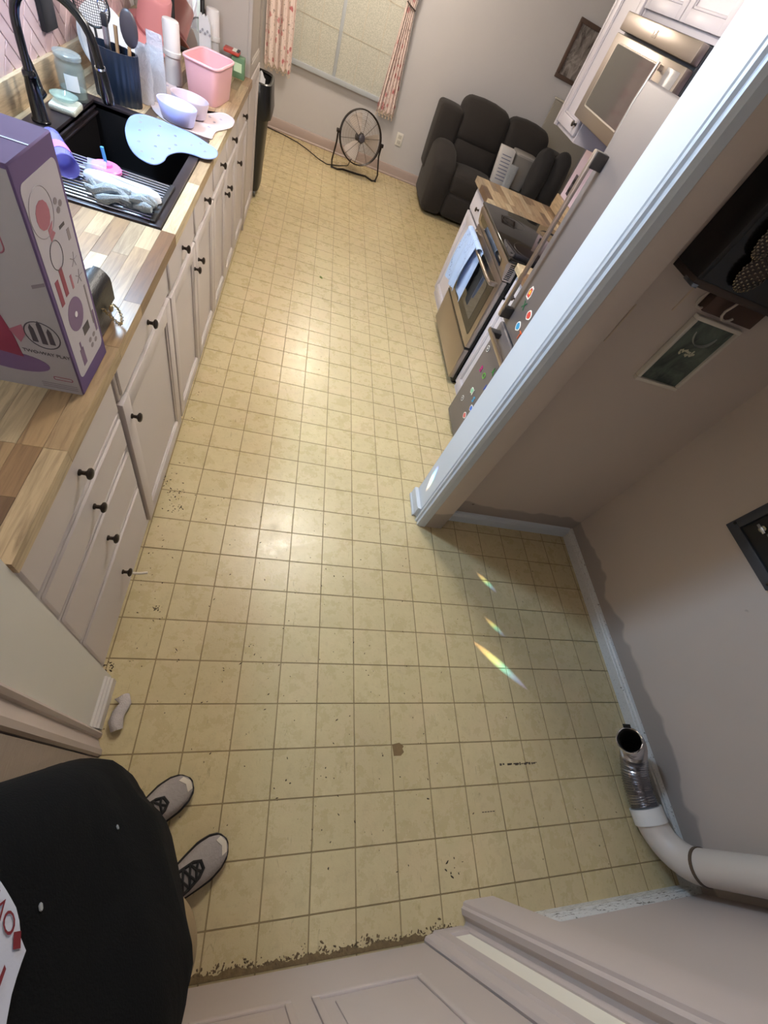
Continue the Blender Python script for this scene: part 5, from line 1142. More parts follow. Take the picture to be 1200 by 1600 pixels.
MB().tube([pth[-1] + aa * (0.051 * cos(2 * pi * i / 30)) + bb_ * (0.051 * sin(2 * pi * i / 30)) + dd * 0.003 * sin(i) for i in range(30)], 0.0035, 7, closed=True).build('crimped_rim', metal('bright_rim', rgb(220, 218, 220), 0.15, (1, 1, 1), 0), fd)
MB().sheet(lambda u, v: pth[-1] - aa * (0.048 + 0.012 * v) * -1 + bb_ * (0.03 * (u - .5)) + dd * (0.006 + 0.012 * v), 4, 4, 0.002).build('torn_flap', M_DUCT_DARK, fd)
# washer box on the side wall; a flat black plate paints the recess shade
wb = thing('washer_box', 'dark grey framed washer outlet box on the alcove side wall', 'outlet box', (1.40, 0.42, 0.85))
M_WB = paint('dark_grey_metal', rgb(62, 64, 72), 0.45, 0.08, 0.05)
m = MB(); fx0, fx1 = 1.394, 1.4095
for (a, b, c_, d_) in ((0.262, 0.558, 0.846, 0.885), (0.262, 0.558, 1.16, 1.20), (0.262, 0.300, 0.885, 1.16), (0.520, 0.558, 0.885, 1.16)): m.box(fx0, fx1, a, b, c_, d_, 0.002)
m.build('frame', M_WB, wb); MB().box(1.4065, 1.4095, 0.30, 0.52, 0.885, 1.16).build('recess_shade_plate', paint('box_black', rgb(12, 11, 12), 0.5), wb)
for (y, z) in ((0.545, 0.88), (0.54, 1.18), (0.28, 0.865)): MB().lathe((1.394, y, z), [(0.006, 0), (0.006, 0.002), (0.002, 0.003)], 10, (-1, 0, 0)).build('screw', M_BLK, wb)
for (y, z) in ((0.47, 0.955), (0.42, 0.965)):
    v_ = MB().tube([(1.406, y, z), (1.380, y, z)], 0.013, 12).build('valve', metal('valve_brass', rgb(176, 170, 150), 0.2, (1, 1, 1), 0), wb)
    MB().box(1.372, 1.381, y - 0.022, y + 0.022, z - 0.006, z + 0.006, 0.003).build('valve_lever', metal('valve_steel', rgb(200, 204, 210), 0.15, (1, 1, 1), 0), v_)
# black wall shelf with contents
M_SHB = paint('black_shelf_paint', rgb(18, 15, 14), 0.4, 0.15, 0.05)
sh_ = thing('wall_shelf', 'black open wall shelf high in the dim alcove', 'shelf', (0.95, 0.93, 1.47))
sx0, sx1, sy0, sy1, sz0, sz1 = 0.603, 1.385, 0.868, 0.988, 1.472, 2.05
MB().box(sx0, sx1, sy0, sy1, sz0, sz0 + 0.02, 0.002).build('bottom_board', paint('dark_brown_shelf', rgb(52, 38, 30), 0.5, 0.1, 0.05), sh_)
MB().box(sx0, sx0 + 0.018, sy0, sy1, sz0 + .02, sz1, 0.002).build('side_board', M_SHB, sh_); MB().box(sx1 - .018, sx1, sy0, sy1, sz0 + .02, sz1, 0.002).build('side_board', M_SHB, sh_)
MB().box(sx0, sx1, sy0, sy1, sz1, sz1 + .02, 0.002).build('top_board', M_SHB, sh_); MB().box(sx0 + .018, sx1 - .018, sy1 - .006, sy1, sz0 + .02, sz1).build('back_board', M_SHB, sh_)
MB().box(sx0 + .018, sx1 - .018, sy0 + 0.002, sy0 + 0.010, sz0 + .02, sz1).build('front_panel', paint('smoked_panel', rgb(16, 13, 12), 0.18, 0.2, 0.0), sh_)
MB().box(sx0 - 0.001, sx0 + 0.020, sy0 - 0.004, sy0 + 0.045, sz0 - 0.003, sz0 + 0.008, 0.002).build('corner_plate', metal('corner_steel', rgb(150, 156, 166), 0.25, (1, 1, 1), 0), sh_, label='bright metal corner plate')
# beaded ornaments hung on the shelf front
M_BEAD = metal('beaded_silver', rgb(120, 112, 102), 0.25, (1, 1, 1), 0)
for i, (x, z, rx, rz, lab) in enumerate(((0.690, 1.640, 0.034, 0.060, 'upper beaded silver ornament hanging before the black shelf'), (0.735, 1.555, 0.045, 0.052, 'lower beaded silver ornament hanging before the black shelf'))):
    t = thing('beaded_ornament', lab, 'ornament', (x, 0.85, z - rz), 'beaded ornaments on the shelf')
    MB().ball((x, 0.853, z), rx, 0.012, rz, 16, 10).build('core', paint('ornament_core', rgb(52, 40, 36), 0.6), t)
    bd = MB()
    for k in range(170):
        u = (k + .5) / 170; th = k * 2.39996; cz = 1 - 2 * u; sr = sqrt(1 - cz * cz); q = Vector((rx * sr * cos(th), 0.013 * sr * sin(th), rz * cz))
        if q.y < 0.004: bd.ball(Vector((x, 0.853, z)) + q, 0.0036, n=6, m=4)
    bd.build('beads', M_BEAD, t)['kind'] = 'stuff'
    MB().tube([(x, 0.853, z + rz), (x, 0.862, z + rz + 0.03)], 0.0015, 5).build('loop', M_BEAD, t)
# framed print below the shelf
def artg():
    k = NT('grey_green_print'); p = k.pos(); n = k.noise(k.scale(p, (7, 1, 4)), 1.4, 4, .6, 1.2)
    k.base(k.mix(k.maprange(n, .35, .7), rgb(52, 62, 56), rgb(112, 122, 112))); k.set(Roughness=0.35); return k.m
pf = thing('framed_print', 'grey green print in a white frame under the black shelf', 'picture', (0.93, 0.98, 1.11))
a0, a1, c0, c1 = 0.822, 1.034, 1.112, 1.380; m = MB(); t_ = 0.014
for (a, b, c_, d_) in ((a0, a1, c0, c0 + t_), (a0, a1, c1 - t_, c1), (a0, a0 + t_, c0 + t_, c1 - t_), (a1 - t_, a1, c0 + t_, c1 - t_)): m.box(a, b, 0.968, 0.989, c_, d_, 0.002)
m.build('frame', paint('ivory_frame', rgb(206, 198, 186), 0.45), pf)
pr_ = MB().box(a0 + .012, a1 - .012, 0.978, 0.984, c0 + .012, c1 - .012).build('print', artg(), pf)
nk = MB().tube([(0.928 + 0.05 * cos(t), 0.9772, 1.335 + 0.045 * sin(t)) for t in [pi + 0.1 + (pi - 0.2) * i / 14 for i in range(15)]], [0.004 + 0.010 * sin(pi * i / 14) for i in range(15)], 6, flat=0.15); nk.build('pale_swag', paint('swag', rgb(170, 172, 166), 0.6), pr_)
fw = MB(); rr = random.Random(6)
for k in range(26): fw.ball((0.925 + rr.uniform(-.034, .034), 0.977, 1.255 + rr.uniform(-.012, .012)), 0.0045, 0.0015, 0.0045, 6, 4)
fw.build('pale_flowers', paint('flower_ivory', rgb(190, 186, 160), 0.6), pr_)
tag(MB().box(0.80, 1.03, 0.955, 0.989, 1.398, 1.455, 0.003).build('mounting_block', paint('brown_block', rgb(70, 48, 36), 0.6, 0.1, 0.05)), 'brown wooden block between the framed print and shelf', 'block')
for i, (x, lab) in enumerate(((0.770, 'ivory plastic hook left of the brown block'), (0.865, 'ivory plastic hook in front of the brown block'))):
    y_ = 0.945 if i else 0.975
    pts_ = [(x + 0.02, y_, 1.470), (x + 0.008, y_ - .004, 1.445), (x - 0.006, y_ - .008, 1.425)] + [(x + 0.018 - 0.026 * cos(t), y_ - 0.010, 1.422 - 0.022 * sin(t)) for t in (0.5, 1.1, 1.7, 2.3, 2.8)]
    tag(MB().tube(pts_, 0.0042, 7).build('wall_hook', paint('ivory_plastic', rgb(196, 184, 168), 0.4)), lab, 'hook', 'ivory hooks under the shelf')
for i, (x, z0, z1) in enumerate(((0.60, 1.20, 1.34), (0.735, 1.36, 1.47))):
    tag(MB().box(x - 0.003, x + 0.003, 0.9875, 0.9898, z0, z1).build('tape_strip', paint('tape', rgb(196, 178, 156), 0.5)), ('thin pale tape strip on the wall left of the framed print' if i == 0 else 'thin pale tape strip just under the black shelf'), 'tape', 'tape strips on the alcove wall')
# ------------------------------------------------------------------ the person looking down (cropped at the lower left)
PHI = radians(26); FW = Vector((cos(PHI), sin(PHI), 0)); LF = Vector((-sin(PHI), cos(PHI), 0))
PC = Vector((-0.665, -0.425, 0))
person = thing('person', 'person in a black printed t-shirt, tan trousers and grey sneakers, looking down', 'person', (-0.67, -0.44, 0))
def bp_(f, l, z): return PC + FW * f + LF * l + Vector((0, 0, z))
M_SKIN = paint('skin', rgb(206, 160, 134), 0.5, 0.05, 0.05, 120)
# feet: tip position and heading
FEET = {'left': (Vector((-0.574, -0.222, 0)), radians(46)), 'right': (Vector((-0.420, -0.412, 0)), radians(31))}
ANK = {}
for k, (tp, an) in FEET.items(): ANK[k] = tp - Vector((cos(an), sin(an), 0)) * 0.215
body = MB()
def limb(pts, rads, n=14):
    P = [Vector(p) for p in pts]; q = []; R_ = []
    for i in range(len(P) - 1):
        for j in range(6): t = j / 6; q.append(P[i].lerp(P[i + 1], t)); R_.append(rads[i] * (1 - t) + rads[i + 1] * t)
    q.append(P[-1]); R_.append(rads[-1]); body.tube(q, R_, n)
for k, s_ in (('left', 1), ('right', -1)):
    a = ANK[k]; limb([(a.x, a.y, 0.03), (a.x, a.y, 0.10), Vector((a.x, a.y, 0.48)).lerp(bp_(0.01, 0.09 * s_, 0.48), .5), bp_(-0.01, 0.09 * s_, 0.88)], [0.035, 0.036, 0.055, 0.082])
    sh0 = bp_(-0.090, 0.142 * s_, 1.40); el = bp_(-0.06, 0.172 * s_, 1.12); wr = bp_(-0.080, 0.175 * s_, 0.88)
    limb([bp_(-0.09, 0.08 * s_, 1.42), sh0, el, wr], [0.06, 0.052, 0.038, 0.026]); hd_ = (bp_(-0.07, 0.172 * s_, 0.79) - wr).normalized()
    pm = wr + hd_ * 0.05; side = FW; body.ball(pm, 0.030, 0.022, 0.046, 14, 9)
    for q in range(4):
        b0 = wr + hd_ * 0.080 + FW * (0.026 - 0.017 * q); L = (0.072, 0.080, 0.074, 0.058)[q]
        cur = LF * (-s_ * 0.018); limb([b0, b0 + hd_ * L * .5 + cur * .3, b0 + hd_ * L * .95 + cur], [0.0088, 0.0082, 0.0068], 8)
    t0 = wr + hd_ * 0.035 + FW * 0.022; limb([t0, t0 + hd_ * 0.03 + FW * 0.024, t0 + hd_ * 0.062 + FW * 0.028 - LF * (s_ * .008)], [0.0105, 0.0095, 0.0075], 8)
body.loft([body.ring(bp_(f, 0, z), FW, LF, 24, d_, w_, e=2.4) for z, f, d_, w_ in ((0.80, 0, 0.085, 0.13), (0.92, 0.0, 0.105, 0.155), (1.05, 0.0, 0.105, 0.145), (1.22, -0.04, 0.095, 0.145), (1.36, -0.075, 0.085, 0.148), (1.44, -0.085, 0.06, 0.11), (1.48, -0.085, 0.05, 0.06))])
limb([bp_(-0.085, 0, 1.44), bp_(-0.06, 0, 1.55)], [0.056, 0.052]); hc = bp_(-0.035, 0, 1.635)
body.ball(hc, 0.092, 0.086, 0.118, 24, 16); body.ball(hc + FW * 0.035 - Vector((0, 0, 0.055)), 0.055, 0.055, 0.052, 16, 10)
body.ball(hc + FW * 0.095 - Vector((0, 0, 0.02)), 0.016, 0.014, 0.020, 10, 8)
for s_ in (1, -1): body.ball(hc + LF * (0.088 * s_) - Vector((0, 0, 0.015)), 0.012, 0.012, 0.030, 10, 8)
bo_ = body.build('body', M_SKIN, person, smooth=0)
md = bo_.modifiers.new('fuse', 'REMESH'); md.mode = 'VOXEL'; md.voxel_size = 0.0065; md.use_smooth_shade = True
md2 = bo_.modifiers.new('soft', 'SMOOTH'); md2.factor = 0.5; md2.iterations = 3
hair = MB()
for k in range(9):
    z = -0.02 + k * 0.0165; rr_ = sqrt(max(0.02, 1 - (z / 0.124) ** 2)); hair.raw([], [])
hr = [hair.ring(hc + Vector((0, 0, z)) - FW * (0.018 + 0.010 * (1 - z / 0.12)), FW, LF, 28, 0.092 * sqrt(max(0.01, 1 - (z / 0.126) ** 2)), 0.094 * sqrt(max(0.01, 1 - (z / 0.126) ** 2))) for z in (-0.03, 0.0, 0.03, 0.06, 0.085, 0.105, 0.118, 0.1245)]
hair.loft(hr, False, True).build('hair', paint('dark_hair', rgb(48, 36, 28), 0.6, 0.2, 0.4, 160), person)
for s_ in (1, -1):
    ey = hc + FW * 0.083 + LF * (0.032 * s_) + Vector((0, 0, 0.008)); MB().ball(ey, 0.0115, n=12, m=8).build('eye', paint('eye_white', rgb(230, 226, 220), 0.2, .02, 0), person)
    MB().ball(ey + FW * 0.0085 - Vector((0, 0, .003)), 0.0055, n=10, m=6).build('iris', paint('iris_brown', rgb(70, 48, 34), 0.2, .02, 0), person)
mp = hc + FW * 0.088 - Vector((0, 0, 0.062)); MB().tube([mp - LF * 0.022, mp + FW * 0.006, mp + LF * 0.022], [0.002, 0.006, 0.002], 8).build('lips', paint('lip', rgb(176, 110, 100), 0.45, .02, 0), person)
# trousers
def cloth(name, c, rough=0.9, b=0.35, sc=9):
    k = NT(name); p = k.pos(); n = k.noise(p, sc, 4, .6, .8); f = k.noise(p, 420, 2)
    k.base(k.mix(n, tuple(x * .82 for x in c), tuple(x * 1.1 for x in c))); k.set(Roughness=rough)
    h_ = k.math('ADD', k.math('MULTIPLY', n, 1.0), k.math('MULTIPLY', f, 0.12)); k.bump(h_, b, 0.02); return k.m
M_TAN = cloth('tan_twill', rgb(150, 128, 96))
body = MB()
for k, s_ in (('left', 1), ('right', -1)):
    a = ANK[k]; ud_ = Vector((cos(FEET[k][1]), sin(FEET[k][1]), 0))
    limb([Vector((a.x, a.y, 0.045)), Vector((a.x, a.y, 0.12)), Vector((a.x, a.y, 0.46)).lerp(bp_(0.050 if s_ < 0 else 0.0, 0.105 * s_, 0.46), .6), bp_(0.048 if s_ < 0 else -0.005, (0.112 if s_ < 0 else 0.10) * s_, 0.66), bp_(0.0, 0.088 * s_, 0.90)], [0.064, 0.064, 0.078, 0.100 if s_ < 0 else 0.092, 0.102], 20)
body.loft([body.ring(bp_(0.0, 0, z), FW, LF, 28, d_, w_, e=2.5) for z, d_, w_ in ((0.74, 0.07, 0.09), (0.82, 0.105, 0.165), (0.95, 0.112, 0.165), (1.0, 0.108, 0.155))])
tr = body.build('trousers', M_TAN, person, smooth=0, label='tan twill trousers')
md = tr.modifiers.new('fuse', 'REMESH'); md.mode = 'VOXEL'; md.voxel_size = 0.010; md.use_smooth_shade = True
md2 = tr.modifiers.new('soft', 'SMOOTH'); md2.factor = 0.5; md2.iterations = 4
pk_ = bp_(0.085, -0.135, 0.60)
MB().sheet(lambda u, v: pk_ + FW * (0.016 * sin(v * pi) - 0.02 * u) - LF * (0.01 + 0.018 * sin(u * pi)) + LF * (0.03 - 0.06 * u) * 0 + Vector((0, 0, 0.06 - 0.12 * v)), 8, 8, 0.004).build('pocket_flap', cloth('olive_twill', rgb(96, 82, 56)), tr)
# t-shirt
SH = [(0.775, 0.000, 0.130, 0.188), (0.80, 0.002, 0.140, 0.194), (0.90, 0.006, 0.152, 0.197), (1.00, 0.006, 0.156, 0.195), (1.10, -0.008, 0.148, 0.188), (1.20, -0.034, 0.134, 0.182), (1.30, -0.064, 0.118, 0.178), (1.38, -0.082, 0.104, 0.170), (1.43, -0.090, 0.085, 0.150), (1.465, -0.092, 0.066, 0.105), (1.485, -0.090, 0.060, 0.072)]
def shirt_pt(th, z, off=0.0):
    for i in range(len(SH) - 1):
        if SH[i][0] <= z <= SH[i + 1][0] + 1e-6: break
    t = (z - SH[i][0]) / (SH[i + 1][0] - SH[i][0]); f, d_, w_ = (SH[i][k] * (1 - t) + SH[i + 1][k] * t for k in (1, 2, 3))
    wob = 0.004 * sin(5 * th + 9 * z) * (1 if z < 1.3 else 0.4) + 0.003 * sin(11 * th - 14 * z) * (z < 1.0)
    ct, st_ = cos(th), sin(th); e_ = 2 / 2.9
    ct = math.copysign(abs(ct) ** e_, ct); st_ = math.copysign(abs(st_) ** e_, st_)
    return bp_(f + (d_ + wob + off) * ct, (w_ + wob + off) * st_, z)
M_TEE = cloth('black_cotton_tee', rgb(13, 13, 14), 1.0, 0.3, 5); M_TEE.node_tree.nodes['Principled BSDF'].inputs['Specular IOR Level'].default_value = 0.15
zs = [0.775 + (1.485 - 0.775) * i / 40 for i in range(41)]
te = MB().loft([[shirt_pt(2 * pi * i / 72, z) for i in range(72)] for z in zs], False, False)
te.loft([[shirt_pt(2 * pi * i / 72, 0.776, -0.004) for i in range(72)], [shirt_pt(2 * pi * i / 72, 0.80, -0.006) for i in range(72)]], False, False)
for s_ in (1, -1): te.tube([bp_(-0.088, 0.115 * s_, 1.42), bp_(-0.090, 0.142 * s_, 1.39), bp_(-0.078, 0.160 * s_, 1.29), bp_(-0.066, 0.166 * s_, 1.21)], [0.058, 0.058, 0.054, 0.052], 20, caps=False)
shirt = te.build('t_shirt', M_TEE, person, smooth=60, label='black cotton t-shirt')
MB().tube([shirt_pt(2 * pi * i / 72, 0.779, 0.001) for i in range(72)], 0.004, 6, closed=True).build('hem', M_TEE, shirt)
# chest badge print: white panel, dark red letters, sitting high on the chest
TH0, Z0, RB_ = 0.10, 1.228, radians(30)
def wrap(a, b, off):
    x = a * cos(RB_) - b * sin(RB_); y = a * sin(RB_) + b * cos(RB_); return shirt_pt(TH0 + x / 0.135, Z0 + y, off)
def patch(poly):
    v = []; f = []; nx, ny = 22, 14
    for i in range(nx + 1):
        for j in range(ny + 1): v.append(wrap(0.13 * i / nx, (0.010 * max(0, 1 - 9 * i / nx) if j == 0 else 0) + 0.075 * j / ny, 0.0022))
    for i in range(nx):
        for j in range(ny): a = i * (ny + 1) + j; f.append((a, a + ny + 1, a + ny + 2, a + 1))
    return MB().raw(v, f)
bdg = patch(None).build('badge_print', paint('white_print', rgb(190, 192, 206), 0.7, 0.03, 0.1, 200), shirt, smooth=60, label='white printed badge with dark red letters')
M_RED = paint('dark_red_print', rgb(112, 24, 36), 0.7, 0.05, 0)
for body_, sz, cx_, cy_ in (('OW', 0.0135, 0.025, 0.009), ('MN', 0.0185, 0.021, 0.027)):
    tm_ = text_mb(body_, sz, 0.0, Matrix.Identity(4)); tm_.v = [tuple(wrap(p[0] + cx_, p[1] + cy_, 0.0035)) for p in tm_.v]; tm_.build('lettering', M_RED, bdg, smooth=0)
MB().raw([wrap(0.0085 + a, 0.0095 + b, 0.0035) for a, b in ((-.004, 0), (0, -.0045), (.004, 0), (0, .0045))], [(0, 1, 2, 3)]).build('diamond', M_RED, bdg, smooth=0)
for (th, z) in ((0.31, 1.10), (0.17, 1.215)): MB().prism([(0.0022 * cos(t), 0.0016 * sin(t)) for t in (0, 1, 2.2, 3.3, 4.1, 5.2)], lambda u, v, d: shirt_pt(th + u / .15, z + v, 0.001 + d), 0, 0.001).build('lint', paint('lint_grey', rgb(150, 150, 150), 0.9, .05, 0), shirt)
# sneakers
M_KNIT = cloth('grey_knit_upper', rgb(152, 144, 142), 0.8, 0.2, 60); M_SOLE = paint('black_rubber_sole', rgb(28, 24, 24), 0.6); M_TOEP = paint('ivory_toe', rgb(206, 196, 182), 0.6, .08); M_LACE2 = paint('black_lace', rgb(18, 17, 18), 0.8); M_SOCK = paint('dark_sock', rgb(30, 28, 28), 0.9)
PROFW = [(0.0, 0.018), (0.03, 0.60), (0.10, 0.72), (0.25, 0.70), (0.45, 0.76), (0.62, 0.92), (0.74, 1.0), (0.86, 0.90), (0.94, 0.66), (0.985, 0.34), (1.0, 0.05)]
PROFH = [(0.0, 0.060), (0.05, 0.085), (0.25, 0.092), (0.40, 0.088), (0.55, 0.078), (0.70, 0.060), (0.85, 0.046), (0.95, 0.034), (1.0, 0.018)]
def interp(P, t):
    for (a, b), (c_, d_) in zip(P, P[1:]):
        if t <= c_: return b + (d_ - b) * (t - a) / (c_ - a)
    return P[-1][1]
for k, s_ in (('left', 1), ('right', -1)):
    tp, an = FEET[k]; u_ = Vector((cos(an), sin(an), 0)); l_ = Vector((-sin(an), cos(an), 0)); Ls = 0.290; heel = tp - u_ * Ls; Wd = 0.052
    P_ = lambda s, l, h: heel + u_ * (s * Ls) + l_ * (l - s_ * 0.010 * sin(s * pi * 0.9) * 0 + s_ * (-0.012) * max(0, s - .5) * 2) + Vector((0, 0, h))
    shoe = MB(); N_ = 22; rings = []
    for i in range(N_ + 1):
        s = 0.012 + 0.976 * i / N_; w_ = interp(PROFW, s) * Wd * 0.96; h_ = interp(PROFH, s)
        rings.append([P_(s, w_ * math.copysign(abs(cos(t)) ** 0.75, cos(t)), 0.022 + (h_ - 0.018) * abs(sin(t)) ** 0.8) for t in [pi * j / 16 for j in range(17)]])
    shoe.loft([r + [P_(0.012 + 0.976 * i / N_, 0, 0.020)] for i, r in enumerate(rings)])
    so_ = shoe.build('sneaker', M_KNIT, person, smooth=60, label='light grey knit sneaker, ' + ('person\'s left foot' if s_ > 0 else 'person\'s right foot'))
    outl = [(0.0 + s, interp(PROFW, s) * Wd + 0.0035) for s in [i / 30 for i in range(31)]]
    pol = [P_(s, w_, 0) for s, w_ in outl] + [P_(s, -w_, 0) for s, w_ in reversed(outl)]
    MB().loft([[p + Vector((0, 0, 0.0)) for p in pol], [p + Vector((0, 0, 0.020)) for p in pol], [p * 1 + Vector((0, 0, 0.026)) for p in pol]]).build('sole', M_SOLE, so_)
    def top(s, l):   # point on the upper
        w_ = interp(PROFW, s) * Wd * 0.96; h_ = interp(PROFH, s); c_ = max(-1, min(1, l / w_)); t = math.acos(math.copysign(min(1, abs(c_)) ** (1 / .75), c_)); return P_(s, l, 0.022 + (h_ - 0.018) * abs(sin(t)) ** 0.8)
    MB().sheet(lambda u, v: top(0.985 - 0.050 * u - .06 * abs(v - .5) , (v - 0.5) * 0.046 - s_ * 0.002) + Vector((0, 0, 0.0015)), 5, 8, 0.002).build('toe_patch', M_TOEP, so_)
    tongue = [(0.30, 0.022), (0.42, 0.027), (0.55, 0.026), (0.66, 0.021), (0.72, 0.010)]
    MB().sheet(lambda u, v: top(0.30 + 0.42 * u, (v - .5) * 2 * interp(tongue, 0.30 + 0.42 * u)) + Vector((0, 0, 0.002)), 14, 8, 0.002).build('tongue', paint('grey_tongue', rgb(120, 114, 114), 0.8), so_)
    MB().tube([top(s, w_) + Vector((0, 0, .003)) for s, w_ in tongue] + [top(s, -w_) + Vector((0, 0, .003)) for s, w_ in reversed(tongue)], 0.0052, 7).build('eyestay', M_LACE2, so_)
    la = MB()
    for q in range(5):
        s0_, s1_ = 0.36 + q * 0.068, 0.36 + (q + 1) * 0.068; w0, w1 = interp(tongue, s0_), interp(tongue, min(.72, s1_))
        for sg in (1, -1): la.tube([top(s0_, sg * w0) + Vector((0, 0, .006)), top((s0_ + s1_) / 2, 0) + Vector((0, 0, .008)), top(s1_, -sg * w1) + Vector((0, 0, .006))], 0.0034, 6)
    for sg in (1, -1): la.tube([top(0.355, 0) + Vector((0, 0, .010)), top(0.34, sg * 0.022) + Vector((0, 0, .018)), top(0.32, sg * 0.040 * .8) + Vector((0, 0, .010)), top(0.36, sg * 0.012) + Vector((0, 0, .011))], 0.0032, 6)
    la.build('laces', M_LACE2, so_, label='black laces')
# ------------------------------------------------------------------ floor litter
sk_ = MB(); rr = random.Random(2)
pts_ = [(-0.835, 0.022, 0.016), (-0.822, 0.0, 0.020), (-0.832, -0.03, 0.022), (-0.836, -0.055, 0.022), (-0.824, -0.082, 0.019)]
sk_.tube([Vector(p) for p in pts_], [0.020, 0.018, 0.021, 0.022, 0.016], 14, flat=0.8); sk_.v = [(x + 0.0035 * sin(y * 240 + z * 90), y, max(0.001, z + 0.0022 * sin(y * 300 + x * 120))) for x, y, z in sk_.v]
so2 = sk_.build('sock', terry('white_knit', rgb(214, 204, 202))); tag(so2, 'crumpled white sock on the floor by the pale wall end', 'sock')
DIRT = paint('dry_dirt', rgb(74, 60, 44), 0.9, 0.3, 0.3, 200, vscale=60)
db = MB(); rr = random.Random(31)
def crumb(x, y, r, fl=0.5):
    n = rr.randint(4, 6); a0 = rr.uniform(0, 6); el_ = rr.uniform(1, 2.6); an = rr.uniform(0, 6); c, s = cos(an), sin(an); base = []; top = []
    for i in range(n):
        t = a0 + 2 * pi * i / n; q = r * rr.uniform(.6, 1.2); u, v = q * cos(t) * el_, q * sin(t); base.append((x + u * c - v * s, y + u * s + v * c, 0.0002)); top.append((x + (u * c - v * s) * .6, y + (u * s + v * c) * .6, 0.0002 + r * fl))
    f = [(i, (i + 1) % n, n + (i + 1) % n, n + i) for i in range(n)] + [tuple(range(n, 2 * n))]; db.raw(base + top, f)
for k in range(330):
    u = rr.random()
    if u < 0.50: x, y = rr.uniform(-0.89, 0.3), rr.uniform(-0.55, 0.95)
    elif u < 0.62: x, y = -0.90 + abs(rr.gauss(0, .035)), rr.uniform(0.1, 1.6)
    elif u < 0.85: x, y = rr.uniform(-0.7, 0.7), rr.uniform(0.6, 3.4)
    else: x, y = rr.uniform(0.0, 1.3), rr.uniform(-0.6, 0.8)
    crumb(x, y, rr.choice((0.0011, 0.0015, 0.002, 0.0026)))
for (x, y, n, sp) in ((-0.845, 0.905, 26, 0.022), (-0.83, 0.83, 22, 0.02), (-0.80, 0.345, 16, 0.008), (-0.91, 0.12, 20, 0.012), (-0.915, 0.97, 14, 0.016), (-0.42, 0.20, 5, 0.02), (0.36, -0.56, 12, 0.02)):
    for _ in range(n): crumb(x + rr.gauss(0, sp), y + rr.gauss(0, sp), rr.uniform(.001, .0032))
for (x, y, L, an) in ((-0.70, 0.19, 0.010, 2.3), (-0.46, 0.145, 0.009, 0.7), (-0.60, 0.40, 0.006, 1.0), (-0.35, -0.02, 0.006, 0.4), (-0.15, 0.5, 0.006, 2.0), (0.05, 0.2, 0.005, 1.1), (-0.28, -0.3, 0.006, 0.2)):
    db.raw([(x + L * cos(an), y + L * sin(an), 0.0004), (x - 0.002 * sin(an), y + 0.002 * cos(an), 0.0018), (x - L * cos(an), y - L * sin(an), 0.0004), (x + 0.002 * sin(an), y - 0.002 * cos(an), 0.0012)], [(0, 1, 2, 3)])
dbo = db.build('floor_crumbs', DIRT, None, smooth=0); tag(dbo, 'dark crumbs and grit scattered over the vinyl floor', 'crumbs', kind='stuff')
db = MB()
for k in range(260):
    x = rr.uniform(-0.50, 0.37); y = -0.700 + abs(rr.gauss(0, 0.008)) + 0.004 * sin(x * 30); crumb(x, y, rr.uniform(.001, .0034), 0.6)
ed = db.build('threshold_dirt', paint('brown_grit', rgb(98, 80, 56), 0.9, 0.35, 0, vscale=60), None, smooth=0); tag(ed, 'crumbly brown dirt along the bottom of the near door', 'dirt', kind='stuff')
pol = [(-0.50 + 0.87 * i / 40, -0.684 + 0.006 * sin(i * 1.7) + 0.004 * sin(i * 4.1)) for i in range(41)] + [(0.37, -0.714), (-0.50, -0.714)]; rq = random.Random(9); pol = [(-0.50 + 0.87 * i / 160, -0.698 + 0.004 * sin(i * 0.31) + rq.uniform(-.0035, .0035)) for i in range(161)] + pol[-2:]
tag(MB().prism(pol, lambda x, y, z: (x, y, z), 0.0, 0.0012).build('subfloor_edge', paint('rotten_brown_edge', rgb(118, 98, 68), 0.85, 0.45, 0.6, 120, vscale=60)), 'ragged brown strip of worn subfloor before the near door', 'floor strip')
def flat_mark(pts, z, name, mat, lab, cat): tag(MB().prism(pts, lambda x, y, d: (x, y, d), 0.0001, z).build(name, mat), lab, cat)
flat_mark([(0.155, -0.150), (0.186, -0.145), (0.205, -0.158), (0.198, -0.166), (0.204, -0.178), (0.190, -0.190), (0.160, -0.190)], 0.0006, 'worn_patch', paint('bare_brown', rgb(124, 100, 66), 0.8, 0.2, 0.2, 90, vscale=30), 'small bare brown patch worn through the vinyl', 'stain')
sc = MB()
for k in range(26):
    x = 0.632 + 0.19 * k / 25; 
    if rr.random() < 0.75: sc.box(x, x + rr.uniform(.005, .014), -0.241 + rr.uniform(-.003, .003), -0.236 + rr.uniform(-.002, .003), 0.0001, 0.0006)
tag(sc.build('scuff_mark', paint('black_scuff', rgb(78, 66, 54), 0.8), None, 0), 'broken black scuff line across the vinyl', 'scuff')
sc = MB()
for k in range(5): sc.box(0.515 + k * 0.012, 0.524 + k * 0.012, -0.394, -0.391, 0.0001, 0.0005)
tag(sc.build('scuff_mark', MATS['black_scuff'], None, 0), 'short faint scuff nearer the alcove middle', 'scuff')
cb = MB().tube([(-0.905, 0.402, 0.118), (-0.875, 0.404, 0.114), (-0.842, 0.412, 0.112)], 0.0048, 8)
tag(MB().tube([(-0.872, 0.400, 0.2045), (-0.850, 0.402, 0.2035), (-0.826, 0.407, 0.204)], 0.0046, 8).build('cabinet_latch', paint('white_latch', rgb(222, 214, 204), 0.5)), 'small white child latch hooked on the lowest drawer knob', 'latch')
lf = MB(); lf.sheet(lambda u, v: (-0.255 + 0.022 * u, 3.19 + 0.03 * v - 0.01 * u, 0.002 + 0.006 * sin(u * pi) * sin(v * pi)), 4, 4, 0.001)
